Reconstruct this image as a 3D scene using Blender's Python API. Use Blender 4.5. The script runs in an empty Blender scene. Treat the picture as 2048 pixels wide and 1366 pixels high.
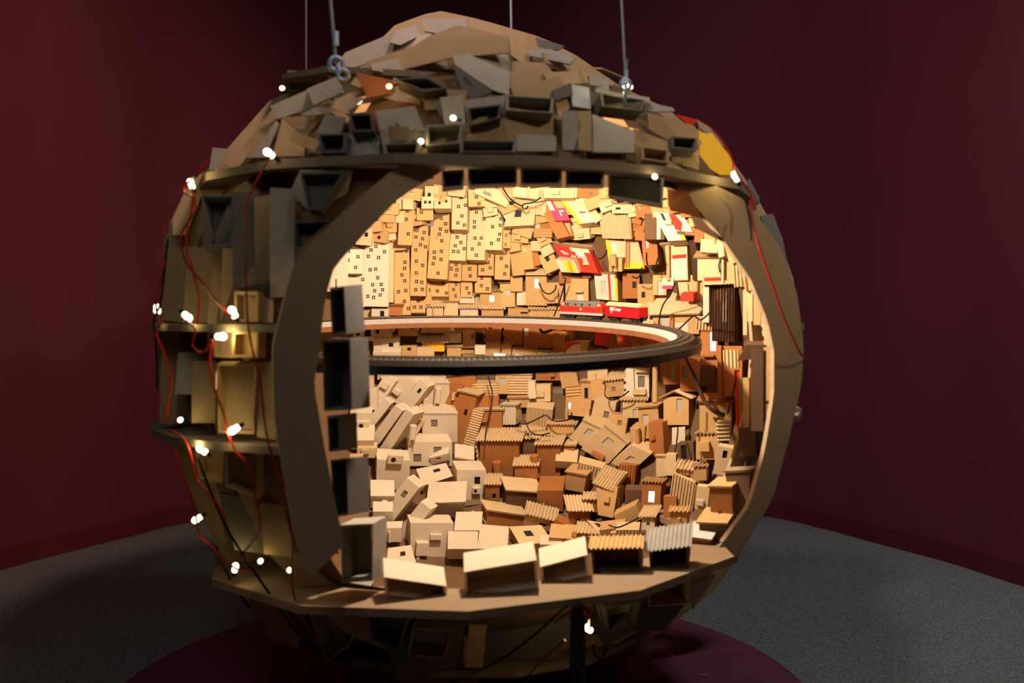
import bpy, math, random
from mathutils import Vector as V, Matrix, Euler
random.seed(11)
SC = bpy.context.scene
COL = SC.collection
R = math.radians
# ------------------------------------------------------------------ camera
F = 2000.0
CAMZ = 0.9
PITCH = math.atan(43 / F)
cd = bpy.data.cameras.new('camera')
cd.sensor_width = 36.0
cd.lens = F / 2048 * 36.0
cd.clip_start = 0.05
cd.dof.use_dof = True
cd.dof.focus_distance = 2.95
cd.dof.aperture_fstop = 2.5
cam = bpy.data.objects.new('camera', cd)
COL.objects.link(cam)
cam.location = (0, 0, CAMZ)
cam.rotation_euler = (math.pi / 2 - PITCH, 0, 0)
SC.camera = cam
CAMM = cam.rotation_euler.to_matrix()
EYE = V((0, 0, CAMZ))
# ------------------------------------------------------------------ world, exposure, gallery lights
w = bpy.data.worlds.new('world'); SC.world = w; w.use_nodes = True
w.node_tree.nodes['Background'].inputs[0].default_value = (0.35, 0.38, 0.42, 1)
w.node_tree.nodes['Background'].inputs[1].default_value = 0.08
vs = SC.view_settings
vs.view_transform = 'Standard'; vs.look = 'None'; vs.exposure = 0.0; vs.gamma = 1.0
vs.use_curve_mapping = False
SC.cycles.max_bounces = 6; SC.cycles.diffuse_bounces = 4
SC.cycles.sample_clamp_indirect = 4.0
SC.cycles.use_denoising = True

C = V((-0.08, 2.45, 0.839))          # centre of the cardboard globe


def light(name, typ, loc, energy, color, target=None, size=0.1, spot=None, blend=0.5):
    l = bpy.data.lights.new(name, typ); l.energy = energy; l.color = color
    if typ == 'AREA': l.size = size
    else: l.shadow_soft_size = size
    if typ == 'SPOT':
        l.spot_size = R(spot); l.spot_blend = blend
    o = bpy.data.objects.new(name, l); COL.objects.link(o); o.location = loc
    if target is not None:
        o.rotation_euler = (V(target) - V(loc)).to_track_quat('-Z', 'Y').to_euler()
    return o


light('globe_lamp', 'POINT', C + V((0.08, -0.30, 0.41)), 58.0, (1.0, 0.845, 0.665), size=0.03)
light('gallery_spot', 'SPOT', (1.75, 0.0, 2.7), 100.0, (1.0, 0.83, 0.60), C + V((0.42, -0.2, 0.52)), size=0.12, spot=36, blend=1.0)
light('gallery_fill', 'AREA', (-0.9, 0.2, 2.9), 7.0, (0.86, 0.95, 1.0), C, size=0.9)
light('wall_washer', 'SPOT', (0.6, 1.2, 3.05), 200.0, (1.0, 0.66, 0.56), (-1.75, 3.4, 1.15), size=0.15, spot=62, blend=1.0)
light('wall_washer_right', 'SPOT', (-0.4, 1.2, 3.05), 100.0, (1.0, 0.84, 0.90), (1.7, 3.9, 0.9), size=0.15, spot=80, blend=1.0)
light('floor_light', 'SPOT', (1.6, 2.4, 3.05), 75.0, (0.9, 1.0, 1.0), (1.0, 3.1, 0.0), size=0.2, spot=80, blend=1.0)

# ------------------------------------------------------------------ projection helpers


def raydir(x, y):
    return (CAMM @ V(((x - 1024) / F, -(y - 683) / F, -1.0))).normalized()


def hit(x, y, r, far=True):
    d = raydir(x, y); oc = EYE - C
    b = d.dot(oc); disc = b * b - (oc.dot(oc) - r * r)
    if disc < 0: return EYE + d * (-b)
    s = math.sqrt(disc)
    return EYE + d * ((-b + s) if far else (-b - s))


def on_plane(x, y, p, n):
    d = raydir(x, y)
    return EYE + d * ((p - EYE).dot(n) / d.dot(n))


def project(p):
    q = CAMM.transposed() @ (p - EYE)
    return (1024 - q.x / q.z * F, 683 + q.y / q.z * F)


# ------------------------------------------------------------------ materials
def srgb(r, g, b):
    f = lambda c: (c / 255 / 12.92) if c / 255 <= 0.04045 else ((c / 255 + 0.055) / 1.055) ** 2.4
    return (f(r), f(g), f(b), 1.0)


MATS = {}


def card(name, rgb, var=0.16, rough=0.85, flute=0.10, scale=45):
    m = bpy.data.materials.new(name); m.use_nodes = True
    nt = m.node_tree; n = nt.nodes; L = nt.links
    bs = n['Principled BSDF']; bs.inputs['Roughness'].default_value = rough
    bs.inputs['Specular IOR Level'].default_value = 0.25
    tc = n.new('ShaderNodeTexCoord'); no = n.new('ShaderNodeTexNoise')
    no.inputs['Scale'].default_value = scale; no.inputs['Detail'].default_value = 4
    L.new(tc.outputs['Object'], no.inputs['Vector'])
    oi = n.new('ShaderNodeObjectInfo')
    c = srgb(*rgb)
    dk = tuple(v * (1 - var) for v in c[:3]) + (1,)
    lt = tuple(min(1, v * (1 + var)) for v in c[:3]) + (1,)
    mx = n.new('ShaderNodeMix'); mx.data_type = 'RGBA'
    mx.inputs[6].default_value = dk; mx.inputs[7].default_value = lt
    ad = n.new('ShaderNodeMath'); ad.operation = 'MULTIPLY_ADD'
    L.new(oi.outputs['Random'], ad.inputs[0]); ad.inputs[1].default_value = 0.7; ad.inputs[2].default_value = -0.35
    ad2 = n.new('ShaderNodeMath'); ad2.operation = 'ADD'; ad2.use_clamp = True
    L.new(no.outputs[0], ad2.inputs[0]); L.new(ad.outputs[0], ad2.inputs[1])
    L.new(ad2.outputs[0], mx.inputs[0]); L.new(mx.outputs[2], bs.inputs['Base Color'])
    wv = n.new('ShaderNodeTexWave'); wv.inputs['Scale'].default_value = 60; wv.inputs['Distortion'].default_value = 1.5
    L.new(tc.outputs['Object'], wv.inputs['Vector'])
    bp = n.new('ShaderNodeBump'); bp.inputs['Strength'].default_value = flute; bp.inputs['Distance'].default_value = 0.0008
    L.new(wv.outputs['Fac'], bp.inputs['Height']); L.new(bp.outputs[0], bs.inputs['Normal'])
    MATS[name] = m
    return m


def plain(name, rgb, rough=0.6, metal=0.0, emit=None, es=0.0, var=0.1, scale=60):
    m = card(name, rgb, var, rough, 0.0, scale)
    bs = m.node_tree.nodes['Principled BSDF']; bs.inputs['Metallic'].default_value = metal
    if emit:
        bs.inputs['Emission Color'].default_value = emit; bs.inputs['Emission Strength'].default_value = es
    return m


card('W', (204, 186, 160), 0.06); card('P', (198, 170, 127), 0.10); card('T', (186, 147, 95)); card('S', (104, 78, 52))
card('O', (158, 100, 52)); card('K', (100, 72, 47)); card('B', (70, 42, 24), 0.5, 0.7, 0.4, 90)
card('R', (206, 52, 34), 0.08); card('Y', (236, 178, 36), 0.08); card('M', (214, 62, 92), 0.08); card('N', (120, 132, 72))
card('G', (158, 150, 136), 0.14, 0.9); card('E', (166, 138, 100), 0.16, 0.9); card('D', (98, 92, 84), 0.16, 0.9)  # D is card darkened to give the shade of cavities and open boxes
card('L', (190, 188, 180), 0.06); card('H', (164, 138, 104), 0.14, 0.85, 0.1, 30); card('JB', (142, 116, 88), 0.14, 0.85, 0.1, 30); card('J', (128, 112, 92), 0.14, 0.85, 0.1, 30)
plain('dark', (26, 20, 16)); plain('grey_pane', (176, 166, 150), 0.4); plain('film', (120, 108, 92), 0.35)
plain('lit', (255, 244, 226), 0.5, 0, (1, 0.93, 0.8, 1), 1.1)
plain('wire_red', (170, 36, 16), 0.35); plain('wire_black', (20, 18, 20), 0.4); plain('wire_brown', (50, 32, 24), 0.45)
plain('steel', (170, 198, 224), 0.3, 0.45); plain('cable', (170, 172, 176), 0.4, 0.8)
plain('bulb', (255, 240, 210), 0.2, 0, (1, 0.86, 0.6, 1), 5.5)
plain('bulb_warm', (255, 220, 150), 0.2, 0, (1, 0.66, 0.25, 1), 5.0)
plain('cap', (40, 16, 12), 0.4)
plain('rail', (100, 84, 64), 0.5, 0.5); plain('tie', (64, 56, 50), 0.8); plain('bed_lit', (160, 152, 144), 0.8); plain('bed_shaded', (66, 54, 42), 0.8)
plain('ply', (128, 78, 46), 0.7, var=0.3)
plain('loco_red', (206, 44, 34), 0.4); plain('wagon_red', (190, 24, 32), 0.4); plain('loco_grey', (112, 106, 98), 0.5)
plain('chassis', (32, 32, 34), 0.6); plain('light_grey', (150, 152, 150), 0.5); plain('cream', (246, 206, 134), 0.6); plain('letter', (250, 240, 230), 0.6)
plain('letter_red', (196, 44, 34), 0.6); plain('print_brown', (110, 66, 30), 0.8)

# ------------------------------------------------------------------ mesh helpers


class MB:
    def __init__(s): s.v = []; s.f = []

    def add(s, vs, fs):
        k = len(s.v); s.v += [tuple(p) for p in vs]; s.f += [tuple(i + k for i in f) for f in fs]

    def quad(s, *p): s.add(p, [tuple(range(len(p)))])

    def hexa(s, a, b):           # two quads a (front) and b (back), same order
        s.add(list(a) + list(b), [(0, 1, 2, 3), (7, 6, 5, 4), (0, 4, 5, 1), (1, 5, 6, 2), (2, 6, 7, 3), (3, 7, 4, 0)])

    def box(s, x0, x1, y0, y1, z0, z1):
        s.hexa([(x0, y0, z1), (x1, y0, z1), (x1, y0, z0), (x0, y0, z0)], [(x0, y1, z1), (x1, y1, z1), (x1, y1, z0), (x0, y1, z0)])

    def prism(s, a, off):        # polygon a extruded by vector off
        n = len(a); b = [V(p) + V(off) for p in a]
        s.add(list(a) + b, [tuple(range(n)), tuple(range(2 * n - 1, n - 1, -1))] + [(i, i + n, (i + 1) % n + n, (i + 1) % n) for i in range(n)])

    def cyl(s, p, q, r0, r1=None, n=10, caps=True):
        p, q = V(p), V(q); r1 = r0 if r1 is None else r1
        ax = (q - p).normalized(); u = ax.orthogonal().normalized(); w_ = ax.cross(u)
        vs = [p + (u * math.cos(t) + w_ * math.sin(t)) * r0 for t in [2 * math.pi * i / n for i in range(n)]]
        vs += [q + (u * math.cos(t) + w_ * math.sin(t)) * r1 for t in [2 * math.pi * i / n for i in range(n)]]
        fs = [(i, (i + 1) % n, (i + 1) % n + n, i + n) for i in range(n)]
        if caps: fs += [tuple(range(n - 1, -1, -1)), tuple(range(n, 2 * n))]
        s.add(vs, fs)

    def tube(s, pts, r, n=6, sub=6):
        P = [V(p) for p in pts]; Q = []
        for i in range(len(P) - 1):
            a = P[max(i - 1, 0)]; b = P[i]; c = P[i + 1]; d = P[min(i + 2, len(P) - 1)]
            for k in range(sub):
                t = k / sub
                Q.append(0.5 * ((2 * b) + (c - a) * t + (2 * a - 5 * b + 4 * c - d) * t * t + (3 * b - a - 3 * c + d) * t ** 3))
        Q.append(P[-1]); vs = []; u = None
        for i, q in enumerate(Q):
            ax = (Q[min(i + 1, len(Q) - 1)] - Q[max(i - 1, 0)]).normalized()
            if u is None: u = ax.orthogonal().normalized()
            u = (u - ax * u.dot(ax)).normalized(); w_ = ax.cross(u)
            vs += [q + (u * math.cos(2 * math.pi * j / n) + w_ * math.sin(2 * math.pi * j / n)) * r for j in range(n)]
        fs = [(i * n + j, i * n + (j + 1) % n, (i + 1) * n + (j + 1) % n, (i + 1) * n + j) for i in range(len(Q) - 1) for j in range(n)]
        fs += [tuple(range(n - 1, -1, -1)), tuple((len(Q) - 1) * n + j for j in range(n))]
        s.add(vs, fs)

    def sphere(s, c, r, nu=10, nv=7, sc=(1, 1, 1), rot=None):
        vs = []
        for j in range(nv + 1):
            t = math.pi * j / nv
            for i in range(nu):
                a = 2 * math.pi * i / nu
                p = V((r * sc[0] * math.sin(t) * math.cos(a), r * sc[1] * math.sin(t) * math.sin(a), r * sc[2] * math.cos(t)))
                if rot is not None: p = rot @ p
                vs.append(V(c) + p)
        s.add(vs, [(j * nu + i, (j + 1) * nu + i, (j + 1) * nu + (i + 1) % nu, j * nu + (i + 1) % nu) for j in range(nv) for i in range(nu)])

    def torus(s, c, R0, r, ax, n=14, m=6):
        ax = V(ax).normalized(); u = ax.orthogonal().normalized(); w_ = ax.cross(u); vs = []
        for i in range(n):
            t = 2 * math.pi * i / n; d = u * math.cos(t) + w_ * math.sin(t)
            for j in range(m):
                q = 2 * math.pi * j / m; vs.append(V(c) + d * (R0 + r * math.cos(q)) + ax * (r * math.sin(q)))
        s.add(vs, [(i * m + j, ((i + 1) % n) * m + j, ((i + 1) % n) * m + (j + 1) % m, i * m + (j + 1) % m) for i in range(n) for j in range(m)])

    def build(s, name, mat, parent=None, smooth=False):
        me = bpy.data.meshes.new(name); me.from_pydata(s.v, [], s.f); me.update()
        me.materials.append(MATS[mat] if isinstance(mat, str) else mat)
        if smooth:
            for p in me.polygons: p.use_smooth = True
        o = bpy.data.objects.new(name, me); COL.objects.link(o)
        if parent is not None: o.parent = parent
        return o


def empty(name, loc=(0, 0, 0), mat3=None):
    o = bpy.data.objects.new(name, None); COL.objects.link(o); o.empty_display_size = 0.02
    if mat3 is not None:
        o.matrix_world = Matrix.Translation(loc) @ mat3.to_4x4()
    else: o.location = loc
    return o


def tag(o, label, cat, group=None):
    o['label'] = label; o['category'] = cat
    if group: o['group'] = group
    return o


# ------------------------------------------------------------------ the room
def floorpt(x, y):
    d = raydir(x, y); return EYE + d * (-CAMZ / d.z)


wl = [floorpt(*p) for p in [(0, 1140), (130, 1105), (250, 1075), (390, 1043), (640, 1016), (960, 1004), (1280, 1012), (1520, 1031), (1650, 1058), (1750, 1085), (1900, 1125), (2048, 1172)]]
loop = [V((p.x, p.y, 0)) for p in wl] + [V(p) for p in [(2.0, 2.6, 0), (2.25, 1.5, 0), (2.4, 0, 0), (2.0, -1.4, 0), (0, -2.1, 0), (-2.0, -1.4, 0), (-2.45, 0, 0), (-2.35, 1.5, 0), (-2.12, 2.7, 0)]]


def smooth_loop(P, sub=6):
    Q = []; n = len(P)
    for i in range(n):
        a, b, c, d = P[i - 1], P[i], P[(i + 1) % n], P[(i + 2) % n]
        for k in range(sub):
            t = k / sub
            Q.append(0.5 * ((2 * b) + (c - a) * t + (2 * a - 5 * b + 4 * c - d) * t * t + (3 * b - a - 3 * c + d) * t ** 3))
    return Q


LW = smooth_loop(loop); n = len(LW); HC = 3.3


def wallmat(name, rgb):
    m = card(name, rgb, 0.08, 0.75, 0.0, 3)
    return m


wallmat('wall_paint', (116, 50, 60)); wallmat('base_paint', (104, 36, 44)); wallmat('ceil_paint', (60, 40, 44))
mb = MB(); mb.add([(p.x, p.y, 0) for p in LW] + [(p.x, p.y, HC) for p in LW], [(i, (i + 1) % n, (i + 1) % n + n, i + n) for i in range(n)])
o = mb.build('wall_back', 'wall_paint', smooth=True); o['kind'] = 'structure'
mb = MB(); IN = [p + (V((0, 1.4, 0)) - p).normalized() * 0.012 for p in LW]
mb.add([(p.x, p.y, 0) for p in IN] + [(p.x, p.y, 0.075) for p in IN] + [(p.x, p.y, 0.075) for p in LW],
       [(i, (i + 1) % n, (i + 1) % n + n, i + n) for i in range(n)] + [(i + n, (i + 1) % n + n, (i + 1) % n + 2 * n, i + 2 * n) for i in range(n)])
o = mb.build('baseboard_back', 'base_paint'); o['kind'] = 'structure'
mb = MB(); mb.add([(p.x, p.y, HC) for p in LW], [tuple(range(n))]); o = mb.build('ceiling', 'ceil_paint'); o['kind'] = 'structure'
# speckled grey floor
m = bpy.data.materials.new('speckled_floor'); m.use_nodes = True; nt = m.node_tree
bs = nt.nodes['Principled BSDF']; bs.inputs['Roughness'].default_value = 0.8
tc = nt.nodes.new('ShaderNodeTexCoord'); n1 = nt.nodes.new('ShaderNodeTexNoise'); n1.inputs['Scale'].default_value = 130; n1.inputs['Detail'].default_value = 5; n1.inputs['Roughness'].default_value = 0.8; n1.inputs['Distortion'].default_value = 1.2
nt.links.new(tc.outputs['Object'], n1.inputs['Vector'])
cr = nt.nodes.new('ShaderNodeValToRGB'); cr.color_ramp.elements[0].position = 0.36; cr.color_ramp.elements[0].color = srgb(58, 60, 58)
cr.color_ramp.elements[1].position = 0.62; cr.color_ramp.elements[1].color = srgb(150, 152, 146)
nt.links.new(n1.outputs[0], cr.inputs[0]); nt.links.new(cr.outputs[0], bs.inputs['Base Color'])
MATS['speckled_floor'] = m
mb = MB(); mb.add([(p.x, p.y, 0) for p in LW], [tuple(range(n))]); o = mb.build('floor', 'speckled_floor'); o['kind'] = 'structure'
# purple disc on the floor
dp = [floorpt(*p) for p in [(240, 1366), (380, 1302), (520, 1245), (1340, 1228), (1480, 1292), (1610, 1366)]]


def fit(P):
    best = None
    for i in range(80):
        cy = 1.6 + i * 0.02
        for j in range(40):
            cx = -0.3 + j * 0.015
            rr = [math.hypot(p.x - cx, p.y - cy) for p in P]; a = sum(rr) / len(rr)
            e = sum((r - a) ** 2 for r in rr)
            if a > 0.5 and (best is None or e < best[0]): best = (e, cx, cy, a)
    return best


_, mx_, my_, mr_ = fit(dp)
plain('mat_purple', (118, 58, 76), 0.85, var=0.12, scale=40)
mb = MB(); N = 96
ring = [(mx_ + mr_ * math.cos(2 * math.pi * i / N), my_ + mr_ * math.sin(2 * math.pi * i / N)) for i in range(N)]
mb.prism([V((x, y, 0.004)) for x, y in ring[::-1]], (0, 0, -0.003))
tag(mb.build('round_mat', 'mat_purple'), 'round plum coloured mat on the grey floor under the cardboard globe', 'mat')
plain('pink_scrap', (170, 80, 100), 0.8)
for k, (x, y) in enumerate([(1337, 1314), (1335, 1272), (1405, 1355)]):
    p = floorpt(x, y); mb = MB(); s = [0.016, 0.008, 0.018][k]
    mb.prism([V((p.x - s, p.y + .004, .0045)), V((p.x + s * .6, p.y - .008, .0045)), V((p.x + s, p.y + .002, .0045)), V((p.x, p.y + .012, .0045))], (0, 0, .0015))
    tag(mb.build('paper_scrap', 'pink_scrap'), ['pink paper scrap in the middle of the plum mat', 'smallest pink paper scrap, nearest the globe on the plum mat', 'pink paper scrap on the plum mat near the picture bottom'][k], 'scrap', 'paper scraps on the mat')

# ------------------------------------------------------------------ the globe frame
globe = tag(empty('cardboard_globe', (C.x, C.y, 0.08)), 'big hollow globe of cardboard ribs and hoops hanging open at the front', 'sculpture')
GI = globe.location


def gpart(mb, name, mat, stuff=False):
    mb.v = [(x - GI.x, y - GI.y, z - GI.z) for x, y, z in mb.v]
    o = mb.build(name, mat, globe)
    if stuff: o['kind'] = 'stuff'
    return o


PHI = R(18); SN = V((math.sin(PHI), -math.cos(PHI), 0))      # axis of the opening slices


def ringboard(outer, inner, off):
    mb = MB(); no, ni = len(outer), len(inner)
    # resample both loops by angle about the centre so that they can be bridged
    return mb


def slice_board(outer_px, inner_px, d, thick, skip=None):
    pl = C + SN * d
    O = [on_plane(x, y, pl, SN) for x, y in outer_px]; I = [on_plane(x, y, pl, SN) for x, y in inner_px]
    cen = sum(I, V()) / len(I); ux = V((math.cos(PHI), math.sin(PHI), 0)); uz = V((0, 0, 1))

    def samp(P, n=120):
        A = []; m_ = len(P); out = []
        for k in range(n):
            t = 2 * math.pi * k / n; dx, dz = math.cos(t), math.sin(t); best = None
            for i in range(m_):
                a = P[i] - cen; b = P[(i + 1) % m_] - cen
                ax, az, bx, bz = a.dot(ux), a.z, b.dot(ux), b.z
                den = dx * (bz - az) - dz * (bx - ax)
                if abs(den) < 1e-9: continue
                s_ = (ax * (bz - az) - az * (bx - ax)) / den; q = (ax * dz - az * dx) / den
                if s_ > 0 and -1e-6 <= q <= 1 + 1e-6 and (best is None or s_ > best): best = s_
            out.append(cen + (ux * dx + uz * dz) * (best or 0.3))
        return out
    a, b = samp(O), samp(I); n = len(a); t = SN * -thick
    if skip:
        mb = MB()
        for i in range(n):
            if skip(i / n): continue
            j = (i + 1) % n; mb.hexa([a[i], a[j], b[j], b[i]], [a[i] + t, a[j] + t, b[j] + t, b[i] + t])
        return mb
    mb = MB(); mb.add(a + b + [p + t for p in a] + [p + t for p in b],
                      [(i, (i + 1) % n, (i + 1) % n + n, i + n) for i in range(n)] + [(i + 2 * n, i + 3 * n, (i + 1) % n + 3 * n, (i + 1) % n + 2 * n) for i in range(n)] +
                      [(i, i + 2 * n, (i + 1) % n + 2 * n, (i + 1) % n) for i in range(n)] + [(i + n, (i + 1) % n + n, (i + 1) % n + 3 * n, i + 3 * n) for i in range(n)])
    return mb


FO = [(640, 1190), (600, 1120), (572, 980), (548, 830), (545, 690), (575, 570), (592, 520), (680, 430), (770, 352), (850, 296), (930, 248), (1010, 213), (1110, 230), (1200, 262), (1300, 300), (1370, 340), (1490, 400), (1560, 490), (1595, 590), (1608, 690), (1603, 770), (1580, 870), (1545, 1000), (1450, 1150), (1225, 1235), (925, 1262), (760, 1230)]
FI = [(700, 1150), (680, 1050), (650, 900), (628, 770), (640, 690), (650, 600), (668, 535), (740, 455), (800, 395), (880, 345), (930, 322), (1000, 305), (1150, 305), (1280, 340), (1380, 400), (1440, 470), (1500, 555), (1535, 640), (1548, 700), (1548, 790), (1530, 900), (1500, 1010), (1420, 1120), (1200, 1195), (925, 1222), (780, 1190)]
gpart(slice_board(FO, FI, 0.56, 0.014, lambda f: .612 < f < .875), 'opening_rib', 'H')
SO = [(425, 330), (545, 195), (600, 178), (720, 120), (790, 50), (873, 20), (957, 38), (1085, 75), (1160, 115), (1235, 170), (1330, 215), (1440, 290), (1500, 370), (1556, 470), (1588, 560), (1600, 690), (1590, 800), (1560, 930), (1500, 1080), (1430, 1180), (1330, 1260), (1200, 1330), (1050, 1375), (900, 1380), (760, 1350), (620, 1290), (540, 1215), (455, 1130), (385, 1000), (335, 870), (315, 760), (318, 610), (338, 450), (378, 365)]
gpart(slice_board(SO, [(958 + (x - 958) * 0.89, 690 + (y - 690) * 0.89) for x, y in SO], 0.0, 0.014), 'rib', 'H')
SO2 = [(958 + 34 + (x - 958) * 0.90, 690 + (y - 690) * 0.955) for x, y in SO]
gpart(slice_board(SO2, [(992 + (x - 992) * 0.89, 690 + (y - 690) * 0.89) for x, y in SO2], 0.30, 0.012), 'rib', 'H')


def hoop(z, rho, tiltx, thick, width=0.085, seg=14, name='hoop', rot=0.0, gap=None, mat='J'):
    mb = MB(); a = []; b = []
    for i in range(seg):
        t = 2 * math.pi * i / seg + rot; c_, s_ = math.cos(t), math.sin(t)
        for L_, r_ in ((a, rho), (b, rho - width)):
            x, y = r_ * c_, r_ * s_
            L_.append(V((C.x + x, C.y + y, z + math.tan(tiltx) * x)))
    t_ = V((0, 0, -thick)); n = seg
    for i in range(n):
        if gap and gap(i): continue
        j = (i + 1) % n
        mb.hexa([a[i], a[j], b[j], b[i]], [a[i] + t_, a[j] + t_, b[j] + t_, b[i] + t_])
    return gpart(mb, name, mat)


def front_open(i, seg=14):
    t = 2 * math.pi * (i + .5) / seg
    d = V((math.cos(t), math.sin(t), 0)); return d.dot(SN) > 0.72


hoop(1.197, 0.665, R(-1.0), 0.017, width=.066, seg=16, rot=R(11))
hoop(0.892, 0.766, 0, 0.014, width=.066, seg=28, gap=lambda i: front_open(i, 28))
hoop(0.682, 0.762, R(1.2), 0.014, width=.08, seg=28, gap=lambda i: front_open(i, 28))
hoop(0.372, 0.648, R(2.6), 0.016, width=0.15, seg=12, rot=0.0, mat='JB')
hoop(1.372, 0.480, R(-10), 0.012, gap=lambda i: i not in (7, 8, 9))
hoop(0.17, 0.40, 0, 0.012)

# inner shell of cardboard facets, left open at the front
FP = [(680, 1180), (660, 1060), (640, 900), (618, 770), (622, 690), (632, 590), (655, 525), (730, 440), (790, 380), (880, 335), (1000, 322), (1150, 322), (1290, 345), (1390, 400), (1450, 470), (1510, 555), (1545, 640), (1556, 700), (1556, 790), (1540, 900), (1508, 1010), (1470, 1130), (1225, 1225), (925, 1255), (760, 1225), (650, 1190)]


def inside(x, y, P):
    c = False; j = len(P) - 1
    for i in range(len(P)):
        if (P[i][1] > y) != (P[j][1] > y) and x < (P[j][0] - P[i][0]) * (y - P[i][1]) / (P[j][1] - P[i][1]) + P[i][0]: c = not c
        j = i
    return c


LEAK = [(725, 208, 14), (1245, 252, 12), (1220, 246, 9), (1270, 262, 9), (1250, 203, 9), (570, 930, 8), (571, 965, 8), (565, 610, 8), (450, 745, 7), (470, 750, 7), (470, 820, 8), (1500, 1190, 0)]
mb = MB(); nu, nv = 120, 72; RS = 0.695
idx = {}
for j in range(nv + 1):
    for i in range(nu):
        t = math.pi * j / nv; a = 2 * math.pi * i / nu
        r_ = RS + 0.004 * math.sin(7 * a + 3 * t) * math.sin(t)
        idx[(i, j)] = len(mb.v); mb.v.append(tuple(C + V((math.sin(t) * math.cos(a), math.sin(t) * math.sin(a), math.cos(t))) * r_))
for j in range(nv):
    for i in range(nu):
        q = [idx[(i, j)], idx[(i, j + 1)], idx[((i + 1) % nu, j + 1)], idx[((i + 1) % nu, j)]]
        cen = sum((V(mb.v[k]) for k in q), V()) / 4
        if (cen - C).dot(EYE - C) > RS * RS * 0.9:
            x, y = project(cen)
            if inside(x, y, FP) and (y < 1140 or cen.z > .375): continue
            if any(math.hypot(x - a, y - b) < r for a, b, r in LEAK): continue
        mb.f.append(tuple(q))
gpart(mb, 'inner_shell', 'S')  # shell colour darkened so the gaps between houses read as shade

# ------------------------------------------------------------------ interior houses and boxes
HOUSES = []      # (object, pixel, description, short name or None)
CN = {'W': 'white', 'P': 'pale tan', 'T': 'tan', 'O': 'orange-brown', 'K': 'dark brown', 'B': 'scorched', 'R': 'red', 'Y': 'yellow', 'G': 'grey', 'E': 'brown', 'D': 'dark grey', 'M': 'pink', 'N': 'green', 'L': 'light grey', 'H': 'brown'}


def corr_sheet(mb, P0, ex, ey, ez, w_, d_, pitch=0.0088, amp=0.0026, t=0.0012, rag=0.0):
    """corrugated sheet: waves along ex, ridges along ey"""
    nw = max(2, int(w_ / pitch)); m_ = nw * 4
    for sgn in (0, 1):
        vs = []
        for k in range(m_ + 1):
            x = w_ * k / m_; z = amp * math.sin(2 * math.pi * k / 4 + 0.4) - t * sgn
            e0 = random.uniform(-rag, rag); e1 = random.uniform(-rag, rag)
            vs += [P0 + ex * x + ez * z + ey * e0, P0 + ex * x + ez * z + ey * (d_ + e1)]
        fs = [(2 * k, 2 * k + 2, 2 * k + 3, 2 * k + 1) for k in range(m_)]
        mb.add(vs, fs)


def flute_sheet(mb, P0, ex, ey, ez, w_, d_, t=0.0042):
    """flat board with two liners and a zigzag fluting seen at its front edge"""
    a = t * 0.22
    for z0, z1 in ((0, a), (t - a, t)):
        q = lambda z: [P0 + ex * 0 + ez * z, P0 + ex * w_ + ez * z, P0 + ex * w_ + ey * d_ + ez * z, P0 + ey * d_ + ez * z]
        mb.hexa(q(z1), q(z0))
    m_ = max(4, int(w_ / 0.0042)); vs = []
    for k in range(m_ + 1):
        z = a if k % 2 else t - a
        vs += [P0 + ex * (w_ * k / m_) + ez * z + ey * 0.0008, P0 + ex * (w_ * k / m_) + ez * z + ey * (d_ - .0008)]
    mb.add(vs, [(2 * k, 2 * k + 2, 2 * k + 3, 2 * k + 1) for k in range(m_)])


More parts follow.
